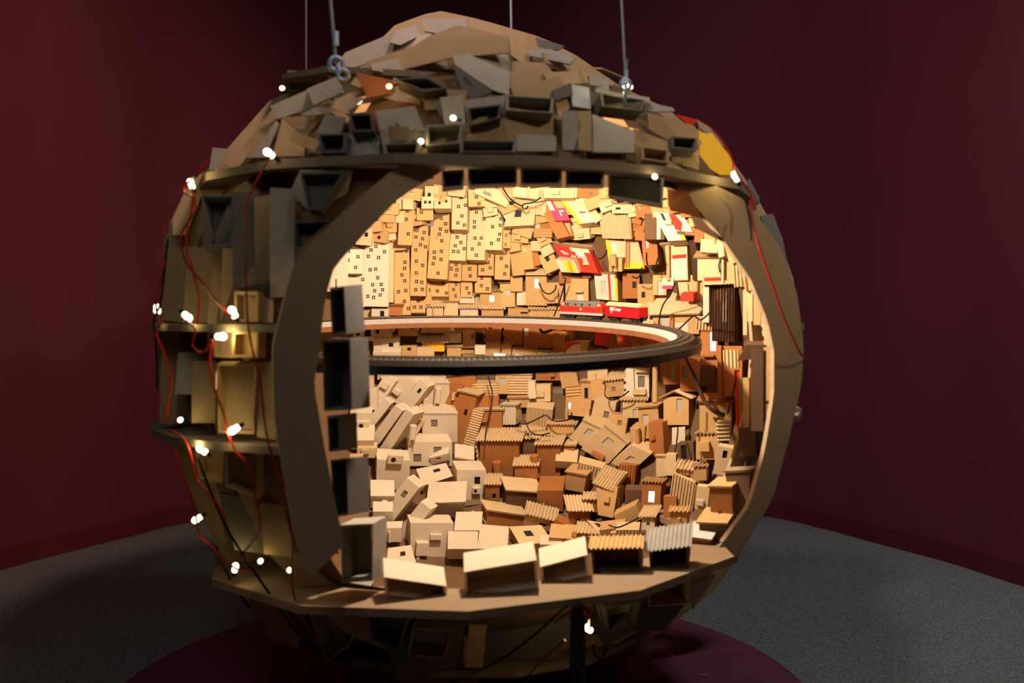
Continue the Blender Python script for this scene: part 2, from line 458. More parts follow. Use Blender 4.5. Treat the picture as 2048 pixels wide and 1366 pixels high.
def H(g, yaw=0, pitch=0, depth=30, col='T', wins=0, win=(), roof=None, roofc=None, over=5, slope=0, prints=(), tank=None, ac=(), pipe=(), box=(),
      corr=None, open_=False, near=False, r=None, side=None, L=None, S=None, kind=None, cat=None, torn=0, text=(), group=None, cap=None, rest=False, hole=None):
    if len(g) == 5:
        cx, cy, w_, h_, rl = g; c_, s_ = math.cos(R(rl)), math.sin(R(rl))
        g = []
        for dx, dy in ((-.5, -.5), (.5, -.5), (.5, .5), (-.5, .5)):
            x, y = dx * w_, dy * h_; g += [cx + x * c_ + y * s_, cy - x * s_ + y * c_]
    q = [(g[i], g[i + 1]) for i in range(0, 8, 2)]
    cx = sum(p[0] for p in q) / 4; cy = sum(p[1] for p in q) / 4
    if r is None: r = 0.70 if near else 0.65
    if near is False and not (wins or win or prints or tank or ac or pipe or box or corr or open_) and q[1][0] - q[0][0] > 22 and col in 'TPOW':
        z = random.random(); u_, v_ = random.uniform(.3, .7), random.uniform(.35, .7)
        if z < .2: win = [(u_ - .12, v_ - .13, u_ + .12, v_ + .13, random.choice(['dark', 'film']))]
        elif z < .42: box = [(u_, v_, random.uniform(9, 16), random.uniform(6, 12), random.uniform(5, 10), col)]
        elif z < .6: pipe = [(u_, .02, random.uniform(5, 9), random.uniform(16, 30))]
        elif z < .75 and roof is None: roof, over = 'flat', 3
    P = hit(cx, cy, r, not near); d = raydir(cx, cy)
    if rest:                                                # stand it on the bottom hoop
        tn = math.tan(R(2.6)); hn = V((-tn, 0, 1)).normalized()
        P = on_plane((q[2][0] + q[3][0]) / 2, (q[2][1] + q[3][1]) / 2 - 2, V((C.x, C.y, .372)), hn)
    s = (P - EYE).length / F
    right = d.cross(V((0, 0, 1))).normalized(); up = right.cross(d).normalized()
    nrm = -d
    nrm = (Matrix.Rotation(R(-yaw), 3, up) @ nrm)
    ax = (Matrix.Rotation(R(-yaw), 3, up) @ right)
    nrm = (Matrix.Rotation(R(pitch), 3, ax) @ nrm).normalized()
    W_ = [on_plane(x, y, P, nrm) for x, y in q]
    base = (W_[2] + W_[3]) / 2
    ex = (W_[2] - W_[3]).normalized(); ey = -nrm; ez = ex.cross(ey).normalized()
    if ez.dot(up) < 0 and False: ez = -ez
    M = Matrix((ex, ey, ez)).transposed()
    loc = [M.transposed() @ (p - base) for p in W_]         # TL TR BR BL in local x,z (y = 0)
    TL, TR, BR, BL = loc
    D = depth * s
    px = s                                                  # metres per pixel here
    nm = kind or ('tower_block' if wins >= 4 else 'cardboard_house' if (roof or win or wins or tank or ac) else 'cardboard_box')
    root = empty(nm, base, M)

    def bil(u, v, y=0.0):
        p = (BL * (1 - u) + BR * u) * (1 - v) + (TL * (1 - u) + TR * u) * v
        return V((p.x, y, p.z))
    ww = (BR - BL).length; hh = ((TL - BL).length + (TR - BR).length) / 2
    holes = []
    for k in range(wins):
        for _ in range(30):
            u = random.uniform(0.14, 0.80); v = random.uniform(0.05, 0.92)
            du = min(0.24, 6.6 * px / ww); dv = min(.24, 6.8 * px / hh)
            if all(abs(u - a[0]) > du * 1.4 or abs(v - a[1]) > dv * 1.5 for a in holes): break
        else: continue
        holes.append((u, v, u + du, v + dv, 'dark'))
    small = list(holes); holes += [h + (('dark',) if len(h) == 4 else ()) for h in win]
    mb = MB(); th = 0.0035
    if not open_:
        us = sorted({0.0, 1.0} | {x for h in holes for x in (h[0], h[2])}); vs_ = sorted({0.0, 1.0} | {x for h in holes for x in (h[1], h[3])})
        gi = {}
        for a, u in enumerate(us):
            for b, v in enumerate(vs_): gi[(a, b)] = len(mb.v); mb.v.append(tuple(bil(u, v)))
        for a in range(len(us) - 1):
            for b in range(len(vs_) - 1):
                um, vm = (us[a] + us[a + 1]) / 2, (vs_[b] + vs_[b + 1]) / 2
                if any(h[0] < um < h[2] and h[1] < vm < h[3] for h in holes): continue
                mb.f.append((gi[(a, b)], gi[(a + 1, b)], gi[(a + 1, b + 1)], gi[(a, b + 1)]))
        for u0, v0, u1, v1, c_ in holes:
            a = [bil(u0, v0), bil(u1, v0), bil(u1, v1), bil(u0, v1)]; b = [p + V((0, th, 0)) for p in a]
            for i in range(4): mb.quad(a[i], a[(i + 1) % 4], b[(i + 1) % 4], b[i])
    bk = [V((p.x, D, p.z)) for p in loc]
    j = lambda p: V((p.x + random.uniform(-1, 1) * px, p.y, p.z + random.uniform(-1, 1) * px))
    bk = [j(p) for p in bk]
    f4 = [V((p.x, 0, p.z)) for p in loc]
    if open_:
        t = 0.004; cc = sum(f4, V()) / 4
        inn = [p + (cc - p).normalized() * t * 1.4 for p in f4]; ib = [V((p.x, D - t, p.z)) for p in inn]
        for i in range(4):
            k = (i + 1) % 4
            mb.quad(f4[i], f4[k], inn[k], inn[i]); mb.quad(f4[i], bk[i], bk[k], f4[k]); mb.quad(inn[i], inn[k], ib[k], ib[i])
        if hole:
            for Z in (bk, ib):
                bl = lambda u, v: (Z[3] * (1 - u) + Z[2] * u) * (1 - v) + (Z[0] * (1 - u) + Z[1] * u) * v
                u0, v0, u1, v1 = hole; us = (0, u0, u1, 1); vs_ = (0, v0, v1, 1)
                for a in range(3):
                    for b in range(3):
                        if a != 1 or b != 1: mb.quad(bl(us[a], vs_[b]), bl(us[a + 1], vs_[b]), bl(us[a + 1], vs_[b + 1]), bl(us[a], vs_[b + 1]))
        else:
            mb.quad(*bk[::-1]); mb.quad(*ib)
    else:
        for i in range(4):
            k = (i + 1) % 4
            if cap and i == 0: continue
            mb.quad(f4[i], bk[i], bk[k], f4[k])
        mb.quad(*bk[::-1])
    if side:  # orange-brown sides carry the shade of right-hand faces in their colour
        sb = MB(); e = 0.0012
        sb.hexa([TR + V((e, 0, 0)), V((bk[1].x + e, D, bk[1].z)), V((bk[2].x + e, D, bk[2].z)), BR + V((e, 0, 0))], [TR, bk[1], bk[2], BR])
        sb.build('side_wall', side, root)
    mb.build('walls', col, root)
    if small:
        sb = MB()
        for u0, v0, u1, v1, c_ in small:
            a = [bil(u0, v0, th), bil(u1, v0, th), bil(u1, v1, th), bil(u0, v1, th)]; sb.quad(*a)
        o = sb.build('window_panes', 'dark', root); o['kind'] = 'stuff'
        sb = MB()
        for u0, v0, u1, v1, c_ in small:
            m_ = (u0 + u1) / 2; t_ = (u1 - u0) * .06
            sb.quad(bil(m_ - t_, v0, .0008), bil(m_ + t_, v0, .0008), bil(m_ + t_, v1, .0008), bil(m_ - t_, v1, .0008))
            m_ = (v0 + v1) / 2; t_ = (v1 - v0) * .06
            sb.quad(bil(u0, m_ - t_, .0008), bil(u1, m_ - t_, .0008), bil(u1, m_ + t_, .0008), bil(u0, m_ + t_, .0008))
        o = sb.build('window_bars', col, root); o['kind'] = 'stuff'
    for u0, v0, u1, v1, c_ in holes[len(small):]:
        sb = MB(); a = [bil(u0, v0, th), bil(u1, v0, th), bil(u1, v1, th), bil(u0, v1, th)]
        sb.hexa(a, [p + V((0, .001, 0)) for p in a]); sb.build('window', c_, root)
    for c_, *pp in prints:                                  # printed paper on the front: polygon in front fractions
        sb = MB(); pts = [(pp[0], pp[1]), (pp[2], pp[1]), (pp[2], pp[3]), (pp[0], pp[3])] if len(pp) == 4 else [(pp[i], pp[i + 1]) for i in range(0, len(pp), 2)]
        sb.prism([bil(u, v, -0.0008) for u, v in pts], (0, .0008, 0)); sb.build('printed_paper', c_, root)
    eTop = (TR - TL).normalized(); wt = (TR - TL).length; nz = V((-eTop.z, 0, eTop.x)); o_ = over * px
    if roof in ('flat', 'corr', 'shed'):
        sl = R(slope); yv = V((0, 1, 0)) * math.cos(sl) + nz * math.sin(sl); nv_ = nz * math.cos(sl) - V((0, 1, 0)) * math.sin(sl)
        P0 = TL - eTop * o_ - yv * o_ + nz * 0.0012; sb = MB()
        if roof == 'corr': corr_sheet(sb, P0 + nv_ * .002, eTop, yv, nv_, wt + 2 * o_, (D + 1.5 * o_) / max(.5, math.cos(sl)), rag=0.0012)
        else: flute_sheet(sb, P0, eTop, yv, nv_, wt + 2 * o_, (D + 1.5 * o_) / max(.5, math.cos(sl)))
        sb.build('corrugated_roof' if roof == 'corr' else 'roof', roofc or col, root)
    elif roof == 'hip':
        sb = MB(); m_ = (TL + TR) / 2; a = TL - eTop * o_ + V((0, -o_, 0)); b = TR + eTop * o_ + V((0, -o_, 0)); c2 = b + V((0, D + o_, 0)); d2 = a + V((0, D + o_, 0))
        ap = m_ + nz * (22 * px) + V((0, D * .5, 0)); ap2 = ap - eTop * (wt * .28)
        dn = nz * -.003
        for f in ([a, b, ap, ap2], [b, c2, ap], [d2, a, ap2], [c2, d2, ap2, ap]): sb.prism(f, dn)
        sb.build('hipped_roof', roofc or col, root)
    elif roof == 'gable':
        for sg in (0, 1):
            sb = MB(); m_ = (TL + TR) / 2 + nz * (12 * px)
            e_ = (TL - eTop * o_ - nz * 3 * px) if sg == 0 else (TR + eTop * o_ - nz * 3 * px)
            dv = (e_ - m_); ln = dv.length; dv.normalize(); nn = dv.cross(V((0, 1, 0))); nn = nn if nn.dot(nz) > 0 else -nn
            P0 = m_ - V((0, o_, 0)) + nn * .001
            corr_sheet(sb, P0, V((0, 1, 0)), dv, nn, D + 2 * o_, ln); sb.build('corrugated_roof', roofc or col, root)
    if corr:                                                # corrugated sheet on the front
        sb = MB(); nn = V((0, -1, 0))
        if corr == 'v': corr_sheet(sb, bil(0.0, 0.0, -.003), (BR - BL).normalized(), (TL - BL).normalized(), nn, ww, hh, pitch=.0078, amp=.0029, rag=.001)
        else: corr_sheet(sb, bil(0.0, 0.0, -.003), (TL - BL).normalized(), (BR - BL).normalized(), nn, hh, ww, pitch=.0078, amp=.0029, rag=.001)
        sb.build('corrugated_front', roofc or col, root)
    for u, v, hgt in (tank or ()):                          # water tank standing on thin legs
        c0 = bil(u, v, -9 * px); sb = MB(); sb.cyl(c0 + V((0, 0, hgt * .3 * px)), c0 + V((0, 0, hgt * px)), 7 * px, n=12); tk = sb.build('water_tank', col, root)
        sb = MB()
        for a, b in ((-5, -4), (5, -4), (-5, 4), (5, 4)): sb.cyl(c0 + V((a * px, b * px, 0)), c0 + V((a * px, b * px, hgt * .32 * px)), 1.1 * px, n=5)
        sb.build('tank_stand', col, tk)
    for u, v, a, b in ac:                                   # little box with a round dark fan opening
        c0 = bil(u, v, 0); sb = MB(); sb.box(c0.x - a * px / 2, c0.x + a * px / 2, -9 * px, 0, c0.z - b * px / 2, c0.z + b * px / 2); k = sb.build('air_conditioner', col, root)
        sb = MB(); sb.cyl((c0.x - a * .15 * px, -9 * px - .0006, c0.z), (c0.x - a * .15 * px, -9 * px, c0.z), b * .28 * px, n=12); sb.build('fan_opening', 'dark', k)
    for u, v, a, b in pipe:                                 # paper tube standing against the front
        c0 = bil(u, v, -a * px * .5); sb = MB(); sb.cyl(c0, c0 + V((0, 0, b * px)), a * px / 2, n=10); sb.build('pipe', col, root)
    for u, v, a, b, dd, c_ in box:                          # small box, balcony or awning on the front
        c0 = bil(u, v, 0); sb = MB(); sb.box(c0.x - a * px / 2, c0.x + a * px / 2, -dd * px, .001, c0.z - b * px / 2, c0.z + b * px / 2); sb.build('balcony', c_, root)
    for k in range(torn):                                   # torn strips of fluting on the left wall
        sb = MB(); z = hh * (k + .5) / torn; e = random.uniform(1, 4) * px
        sb.box(-ww / 2 - e, -ww / 2 + .001, D * .02, D * random.uniform(.6, 1), z - hh * .28 / torn, z + hh * .28 / torn); sb.build('torn_flute', roofc or 'P', root)
    for body, u, v, size, rot_, c_ in text:
        cu = bpy.data.curves.new('lettering', 'FONT'); cu.body = body; cu.size = size * px; cu.align_x = 'CENTER'; cu.align_y = 'CENTER'; cu.extrude = .0002
        o = bpy.data.objects.new('lettering', cu); COL.objects.link(o); cu.materials.append(MATS[c_]); o.parent = root
        p = bil(u, v, -.0014); o.location = p; o.rotation_euler = (math.pi / 2, 0 , 0)
        o.rotation_euler = (Matrix.Rotation(math.pi / 2, 3, 'X') @ Matrix.Rotation(R(rot_), 3, 'Z')).to_euler()
    root['category'] = cat or {'tower_block': 'model tower', 'cardboard_house': 'model house'}.get(nm, 'box')
    ds = CN[col] + ' '
    ds += {'tower_block': 'tower with small windows'}.get(nm, '')
    if not ds.endswith('windows'):
        k = nm.split('_')[-1]
        ft = ('corrugated roof' if roof in ('corr', 'gable') else 'hipped roof' if roof == 'hip' else 'flat roof' if roof else 'corrugated front' if corr else
              'grey window' if any(h[4] == 'grey_pane' for h in holes) else 'lit window' if any(h[4] == 'lit' for h in holes) else 'dark window' if holes else 'water tank' if tank else '')
        ds += 'cardboard ' + k + (' with ' + ft if ft else '')
    if L: root['label'] = L
    root['group'] = group or {'tower_block': 'cardboard towers on the inner wall', 'rim_box': 'open boxes around the rim', 'open_box': 'open boxes on the outside of the globe',
                              'cardboard_house': 'cardboard houses inside the globe'}.get(nm, 'plain cardboard boxes inside the globe')
    HOUSES.append((root, (cx, cy), ds, S, bool(L), near, q))
    return root


# ---- upper left: pale towers
gp = 'grey_pane'
H((675, 540, 42, 86, 0), 0, 0, 14, 'W')
H((706, 524, 38, 46, 0), 0, -8, 24, 'W', 4)
H((711, 581, 37, 66, 0), 0, -5, 22, 'W', 5)
H((750, 548, 55, 130, -1), 4, -5, 26, 'W', 15, L='broad white tower with many small windows, far left inside the globe', S='broad white tower')
H((780, 546, 15, 118, -1), 8, 0, 30, 'P', torn=6, roofc='W')
H((804, 561, 31, 138, 1), 4, -5, 24, 'T', 10)
H((812, 447, 29, 86, -3), 4, -8, 26, 'T', 4)
H((838, 518, 32, 148, -2), 5, -5, 32, 'T', 14, L='longest tan tower, narrow, with scattered small windows on the back wall', S='longest tan tower')
H((835, 609, 31, 33, 0), 0, -8, 26, 'T', 6)
H((879, 487, 40, 142, -4), 8, -10, 36, 'T', 14)
H((855, 405, 24, 24, 0), 0, -15, 34, 'P', win=[(.2, .4, .42, .65, 'dark'), (.58, .4, .8, .65, 'dark')])
H((885, 405, 34, 24, 0), 8, -15, 34, 'P', win=[(.25, .35, .4, .6, 'dark'), (.62, .5, .78, .75, 'dark')])
H((850, 428, 33, 25, 0), 0, -8, 18, 'T', 1)
H((919, 426, 31, 66, -1), 10, -12, 40, 'P', 6)
H((915, 490, 35, 62, -2), 8, -14, 40, 'P', 8)
H((908, 542, 29, 40, -2), 6, -5, 26, 'T', 4)
H((857, 584, 13, 50, 0), 0, 0, 18, 'T', 2)
H((880, 576, 34, 34, 0), 6, -22, 40, 'T', 4)
H((909, 583, 22, 38, 0), 4, -8, 30, 'T', 3)
H((933, 578, 23, 33, 0), 6, -8, 32, 'T', 2)
H((953, 467, 36, 106, -2), 12, -12, 44, 'P', 9, L='tallest pale tan tower near the middle of the back wall', S='tallest pale tower')
H((953, 397, 33, 32, 1), 0, -10, 26, 'T', 3)
H((988, 461, 33, 78, -2), 12, -14, 46, 'P', 7)
H((1014, 475, 15, 42, 0), 8, -10, 30, 'T', 4)
H((939, 543, 30, 38, -2), 6, -5, 26, 'T', 2)
H((972, 526, 31, 50, -1), 8, -5, 24, 'T', 6)
H((1005, 528, 30, 62, -2), 10, -5, 28, 'T', 4)
H((966, 567, 33, 37, 0), 8, -10, 36, 'T', 3)
H((1034, 522, 24, 58, 6), 12, -4, 24, 'T')
H((1053, 515, 24, 48, 6), 25, 0, 34, 'T')
H((1033, 568, 24, 30, 0), 6, -8, 24, 'T')
# ---- upper middle sheets and loose boxes
H((985, 388, 72, 26, -24), 0, -12, 14, 'P')
H((1052, 386, 52, 20, -6), 0, -10, 14, 'P')
H((1118, 386, 60, 20, 0), 0, -15, 20, 'P')
H((1020, 408, 44, 30, 20), 0, -10, 12, 'T')
H((1010, 425, 14, 46, 35), 0, 0, 10, 'W')
H((1022, 398, 1073, 398, 1068, 450, 1008, 453), 6, -14, 24, 'P', L='pale tan square flap with bent corner under the black wire loop', S='square flap')
H((1045, 462, 40, 20, -18), 10, -6, 26, 'T')
H((1040, 476, 34, 18, -6), 8, -5, 22, 'T')
H((1086, 466, 36, 18, 0), 8, -10, 22, 'T', corr='h')
H((1072, 492, 20, 20, 0), 20, -8, 24, 'P')
H((1088, 478, 26, 24, 25), 0, 0, 18, 'T')
H((1092, 498, 24, 26, 28), 10, 0, 20, 'P')
H((1028, 486, 22, 34, 10), 10, -5, 24, 'T')
H((1068, 518, 22, 30, 20), 8, 0, 26, 'O')
H((1098, 524, 30, 40, 24), 10, -6, 26, 'T', win=[(.35, .55, .62, .85, 'dark')])
H((1074, 400, 1096, 394, 1140, 472, 1114, 478), 18, -10, 30, 'O', prints=[('O', .2, .2, .8, .8)])
H((1088, 396, 1118, 396, 1140, 440, 1110, 442), 12, -12, 28, 'M', prints=[('W', .02, .45, .34, 1.0), ('T', .5, .55, 1.0, 1.0), ('L', .55, .2, .65, .45), ('L', .55, .38, .9, .45)], L='tilted house front with a pink printed lower half and white strip', S='pink-printed house')
H((1109, 443, 1138, 443, 1144, 472, 1118, 474), 22, -6, 30, 'T')
H((1116, 394, 1152, 392, 1192, 444, 1158, 448), 16, -16, 34, 'P', win=[(.50, .42, .86, .82, gp)], prints=[('Y', .0, .0, .2, 1.0), ('W', .24, .0, 1.0, .36), ('R', .5, .36, .84, .41)], L='tilted house front with a yellow stripe, grey window and white base', S='yellow-striped house')
H((1180, 418, 16, 60, 36), 10, 0, 20, 'P')
H((1164, 468, 30, 22, 6), 25, 8, 24, 'P')
H((1192, 404, 40, 22, 20), 0, -8, 20, 'T')
H((1214, 412, 30, 20, 20), 0, -6, 20, 'P')
H((1244, 418, 40, 18, 0), 0, 10, 22, 'P')
H((1106, 490, 1178, 498, 1196, 546, 1136, 542), 26, -10, 46, 'R', win=[(.66, .38, .82, .78, gp)], prints=[('W', .45, .82, .98, .98), ('L', .55, .66, .8, .82)], roof='flat', roofc='P', slope=-14, over=12,
  box=[(.76, .33, 12, 5, 8, 'P')], text=[('your trip', .56, .60, 8, 178, 'letter'), ('coffee', .22, .72, 8, 160, 'letter')], L='red printed house with white lettering and a grey window, above the locomotive', S='red house')
H((1110, 519, 1148, 522, 1158, 546, 1122, 544), 20, 12, 26, 'W', prints=[('Y', .36, .05, .92, .95)], text=[('power', .7, .5, 9, -75, 'letter_red')], r=.615, L='small carton with a yellow panel attached to the red printed house')
H((1072, 580, 42, 62, 0), 14, -4, 40, 'T', win=[(.42, .56, .62, .86, 'lit')], roof='hip', roofc='P', over=10, L='tan house with a hipped roof and one tall lit window', S='hip-roofed house')
H((1108, 586, 38, 42, 0), 0, 0, 20, 'T')
H((1130, 555, 24, 24, 0), 0, 0, 16, 'O')
H((1154, 581, 46, 48, 0), 10, -4, 36, 'T', win=[(.5, .0, .78, .34, gp)], roof='flat', over=6, slope=-10, box=[(.62, .44, 16, 3, 9, 'P')])
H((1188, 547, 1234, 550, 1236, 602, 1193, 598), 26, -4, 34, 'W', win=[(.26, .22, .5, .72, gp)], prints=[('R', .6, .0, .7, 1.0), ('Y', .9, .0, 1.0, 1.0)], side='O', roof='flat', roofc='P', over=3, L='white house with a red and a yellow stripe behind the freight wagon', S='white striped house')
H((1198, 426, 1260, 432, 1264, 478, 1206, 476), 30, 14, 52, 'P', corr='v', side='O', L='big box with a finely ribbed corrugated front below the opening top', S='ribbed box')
H((1309, 453, 40, 52, 0), 10, -8, 34, 'K', prints=[('W', .62, .0, .8, 1.0)])
H((1306, 424, 1352, 428, 1372, 480, 1336, 482), 14, -16, 36, 'W', win=[(.3, .72, .42, .98, 'dark')], prints=[('Y', .8, .0, 1.0, .4)], box=[(.5, .62, 12, 8, 8, 'P')])
H((1338, 428, 1368, 432, 1386, 464, 1352, 462), 8, -16, 30, 'W', prints=[('R', 0, .1, .3, .0, .62, .5, .4, 1.0, 0, 1.0)], L='white panel with a torn red print beside the opening right edge', S='red-splashed panel')
H((1211, 480, 1276, 482, 1289, 537, 1220, 538), 12, -6, 40, 'P', win=[(.14, .62, .3, .96, gp)], prints=[('Y', .0, .0, .12, 1.0), ('Y', .12, .0, 1.0, .2), ('W', .12, .55, .34, .55, .45, .24, .3, .2, .12, .4)], side='R', box=[(.56, .5, 3, 50, 3, 'O'), (.64, .5, 3, 50, 3, 'O')], L='yellow and white printed house with a red side wall', S='yellow-and-white house')
H((1231, 530, 26, 26, 0), 20, 10, 26, 'T', tank=[(.5, .2, 30)], r=.61)
H((1330, 492, 1374, 488, 1376, 560, 1336, 562), 16, -6, 38, 'P', prints=[('R', .3, .62, .95, .72), ('W', .2, .02, .95, .6)], roof='flat', roofc='P', slope=-12, over=9, box=[(.12, .5, 6, 70, 8, 'T')], L='pale house with a red band over a white garage door', S='garage-door house')
H((1388, 520, 12, 80, 6), 0, 0, 20, 'B')
H((1300, 500, 30, 60, 4), 14, -4, 30, 'O')
H((1336, 567, 22, 22, 0), 15, 5, 22, 'W', prints=[('M', 0, 0, 1, .32)], r=.615)
H((1370, 574, 26, 32, 8), 8, -10, 22, 'P')
H((1262, 572, 34, 50, 0), 0, 0, 24, 'O')
H((1290, 590, 30, 44, 0), 0, 0, 20, 'T')
H((1319, 570, 27, 40, 0), 6, -4, 30, 'T', win=[(.35, .0, .85, .7, gp)], roof='corr', roofc='T', slope=-14)
H((1303, 604, 24, 24, 0), 0, 8, 24, 'T', tank=[(.5, .1, 26)])
H((1295, 626, 28, 44, 0), 14, 5, 34, 'P', win=[(.65, .2, .9, .55, 'dark')])
H((1304, 624, 1396, 622, 1398, 668, 1310, 668), 10, 6, 46, 'T', win=[(.16, .3, .36, 1.0 - .1, gp)], prints=[('W', .48, .0, .76, .5), ('R', .5, .0, .62, .3)], roof='flat', roofc='P', slope=34, over=12, box=[(.42, .5, 6, 44, 5, 'O')], L='wide house with an overhanging slanted roof right of the freight wagon', S='slant-roofed house')
H((1374, 595, 26, 16, 0), 20, 10, 24, 'R', r=.60, L='small orange-red chimney box on the slanted roof beside the wagon')
H((1418, 492, 34, 26, -3), 10, -8, 24, 'P')
H((1447, 494, 24, 40, 6), 10, -5, 16, 'P')
H((1465, 508, 22, 36, 14), 12, 0, 18, 'T')
H((1485, 522, 16, 40, 18), 12, 0, 18, 'P')
H((1418, 538, 46, 46, 0), 8, -4, 30, 'P', roof='flat', roofc='T', slope=20, over=7)
H((1456, 536, 22, 48, 0), 15, 0, 24, 'T', box=[(.1, .5, 4, 60, 8, 'P')])
H((1478, 552, 20, 44, 4), 15, 0, 24, 'P', corr='v')
H((1498, 560, 18, 44, 8), 15, 0, 24, 'T', corr='v')
H((1396, 575, 30, 50, 0), 10, 0, 26, 'T', pipe=[(.4, .1, 9, 34)])
H((1412, 600, 12, 90, 0), 10, 0, 26, 'W')
H((1440, 562, 70, 14, 2), 0, 4, 26, 'P', prints=[('R', .05, .55, .7, 1.0)])
H((1426, 572, 1470, 570, 1470, 684, 1425, 682), 24, -2, 40, 'B', corr='v', roofc='B', roof='corr', over=14, slope=10, side='B', prints=[('O', .1, .72, .6, .98), ('L', .42, .35, .62, .9)], L='scorched house with charred ribbed walls at the right of the interior', S='scorched house')
H((1500, 598, 10, 90, 0), 10, 0, 22, 'P')
H((1514, 600, 14, 100, 0), 20, 0, 22, 'T')
H((1490, 615, 8, 110, 0), 10, 0, 18, 'P')
H((1528, 586, 26, 40, -10), 10, 0, 20, 'P', prints=[('R', .3, .1, .9, .5)])
H((1534, 646, 22, 96, 10), 12, 0, 18, 'P', torn=5)
H((1418, 698, 34, 76, 0), 10, 0, 34, 'O', win=[(.55, .45, .9, .95, 'lit')], box=[(.5, .32, 22, 4, 10, 'O')])
H((1408, 650, 32, 20, -4), 0, 18, 26, 'P', corr='v')
H((1462, 742, 44, 100, 0), 12, 0, 26, 'O', box=[(.02, .5, 8, 100, 8, 'O')])
H((1462, 718, 30, 36, 2), 8, 0, 14, 'P', corr='v', r=.62)
H((1492, 690, 1532, 690, 1534, 716, 1474, 722), 8, 20, 24, 'K')
H((1380, 750, 40, 66, 0), 22, 6, 36, 'O', win=[(.1, .4, .42, .78, 'film')])
H((1340, 746, 38, 46, 0), 10, 4, 30, 'O', prints=[('N', .55, .2, .75, 1.0)])
H((1416, 752, 28, 40, 0), 0, 15, 24, 'K')
H((1431, 838, 64, 68, 0), 10, 10, 40, 'T', roof='flat', roofc='O', slope=10, over=6, L='plain wide tan house behind the brown hanging cable at right', S='wide tan house')
H((1447, 862, 26, 38, 2), 8, 15, 20, 'P', corr='h', r=.60)
H((1476, 800, 10, 120, 2), 0, 0, 20, 'R')
H((1484, 820, 8, 130, 2), 0, 0, 18, 'N')
H((1492, 815, 12, 120, 0), 10, 0, 20, 'T')
H((1495, 884, 34, 56, 3), 10, 10, 24, 'K')
# ---- behind and under the railway
ch = dict(r=.655)
H((727, 667, 42, 30, 0), 4, 6, 24, 'W', win=[(.55, .3, .85, .75, 'dark')], ac=[(.3, .5, 14, 14)])
H((764, 662, 38, 26, 0), 8, 6, 22, 'P', win=[(.18, .3, .35, .6, 'dark')])
H((772, 690, 52, 28, 0), 6, 14, 28, 'W', win=[(.6, .35, .78, .65, 'dark')], box=[(.2, .3, 16, 12, 8, 'W')])
H((752, 628, 56, 18, 0), 6, 20, 24, 'P')
H((760, 626, 34, 14, 0), 6, 12, 20, 'W', win=[(.5, .0, .75, .8, 'dark')], r=.62)
H((774, 711, 56, 14, 0), 0, 30, 24, 'W')
H((790, 622, 30, 18, 0), 4, 10, 20, 'O', r=.62)
H((815, 660, 38, 24, 0), 6, 10, 24, 'T')
H((870, 622, 33, 20, 0), 0, 20, 30, 'P', roof='corr', over=5, slope=18)
H((902, 618, 28, 26, 0), 4, 8, 28, 'P', roof='flat', over=4)
H((932, 599, 32, 15, 0), 0, 8, 24, 'W', roof='flat', roofc='P', over=3)
H((938, 624, 36, 18, 0), 4, 20, 28, 'W', roof='corr', roofc='P', over=5, slope=24)
H((981, 598, 42, 28, 0), 8, 8, 30, 'T', win=[(.45, .3, .68, .75, 'lit')], roof='corr', roofc='P', over=4)
H((985, 624, 44, 16, 0), 4, 22, 26, 'T', roof='corr', roofc='P', over=5, slope=24)
H((1015, 591, 30, 46, 0), 6, 0, 26, 'T', win=[(.35, .5, .7, .75, gp)], roof='flat', over=3)
H((1046, 597, 25, 27, 0), 14, 0, 22, 'W')
H((1046, 626, 60, 16, 0), 0, 18, 26, 'T')
H((1090, 628, 60, 18, 0), 0, 16, 24, 'T', roof='corr', roofc='P', slope=12, over=4)
H((866, 692, 44, 22, 0), 10, 12, 30, 'Y', roof='corr', roofc='W', over=10, slope=22, L='low yellow-walled house with a pale ribbed roof between the rails', S='yellow-walled house')
H((905, 676, 36, 20, 0), 0, 6, 18, 'W')
H((818, 703, 30, 24, 0), 6, 10, 24, 'T')
H((850, 708, 36, 26, 0), 6, 14, 26, 'P')
H((908, 708, 28, 28, 0), 12, 12, 30, 'T', roof='flat', roofc='W', over=4)
H((937, 678, 24, 36, 0), 8, 6, 26, 'T', win=[(.7, .5, .95, .8, 'film')])
H((960, 700, 21, 18, 0), 4, 8, 16, 'W', r=.61)
H((945, 716, 40, 16, 0), 0, 20, 24, 'T')
H((996, 703, 52, 36, -6), 12, 10, 34, 'T', win=[(.35, .0, .8, .4, 'lit')], roof='corr', roofc='T', over=5, slope=8)
H((1048, 710, 48, 24, -4), 8, 12, 30, 'T', win=[(.12, .0, .46, .5, 'lit'), (.55, .0, .82, .4, 'lit')], roof='corr', roofc='P', over=4)
H((1098, 714, 48, 18, -4), 6, 14, 28, 'T', roof='corr', roofc='P', over=4)
H((870, 656, 56, 20, 0), 6, 12, 24, 'T')
H((940, 656, 54, 18, 0), 0, 10, 20, 'O', pipe=[])
H((1008, 668, 74, 44, 0), 6, 4, 24, 'O')
H((1078, 672, 62, 48, 0), 8, 4, 24, 'O', win=[(-.0 + .02, .5, .16, .85, gp)])
H((1126, 684, 40, 42, 0), 16, 8, 28, 'O', prints=[('K', .6, .4, .85, .8)])
H((1155, 700, 46, 32, 0), 10, 8, 28, 'W', prints=[('R', 0, .45, .3, .8, .62, .9, .62, 1, 0, 1), ('T', .62, .45, 1, 1)], L='white box with a red printed corner seen under the railway', S='red-cornered box')
H((1211, 678, 42, 28, -6), 6, 6, 20, 'R', L='bright red panel seen through the ring of the railway')
H((1243, 680, 18, 34, 10), 10, 6, 18, 'P', prints=[('R', .3, .3, 1, 1)])
H((1240, 702, 46, 18, 4), 0, 24, 24, 'O', roof='corr', over=3, slope=20)
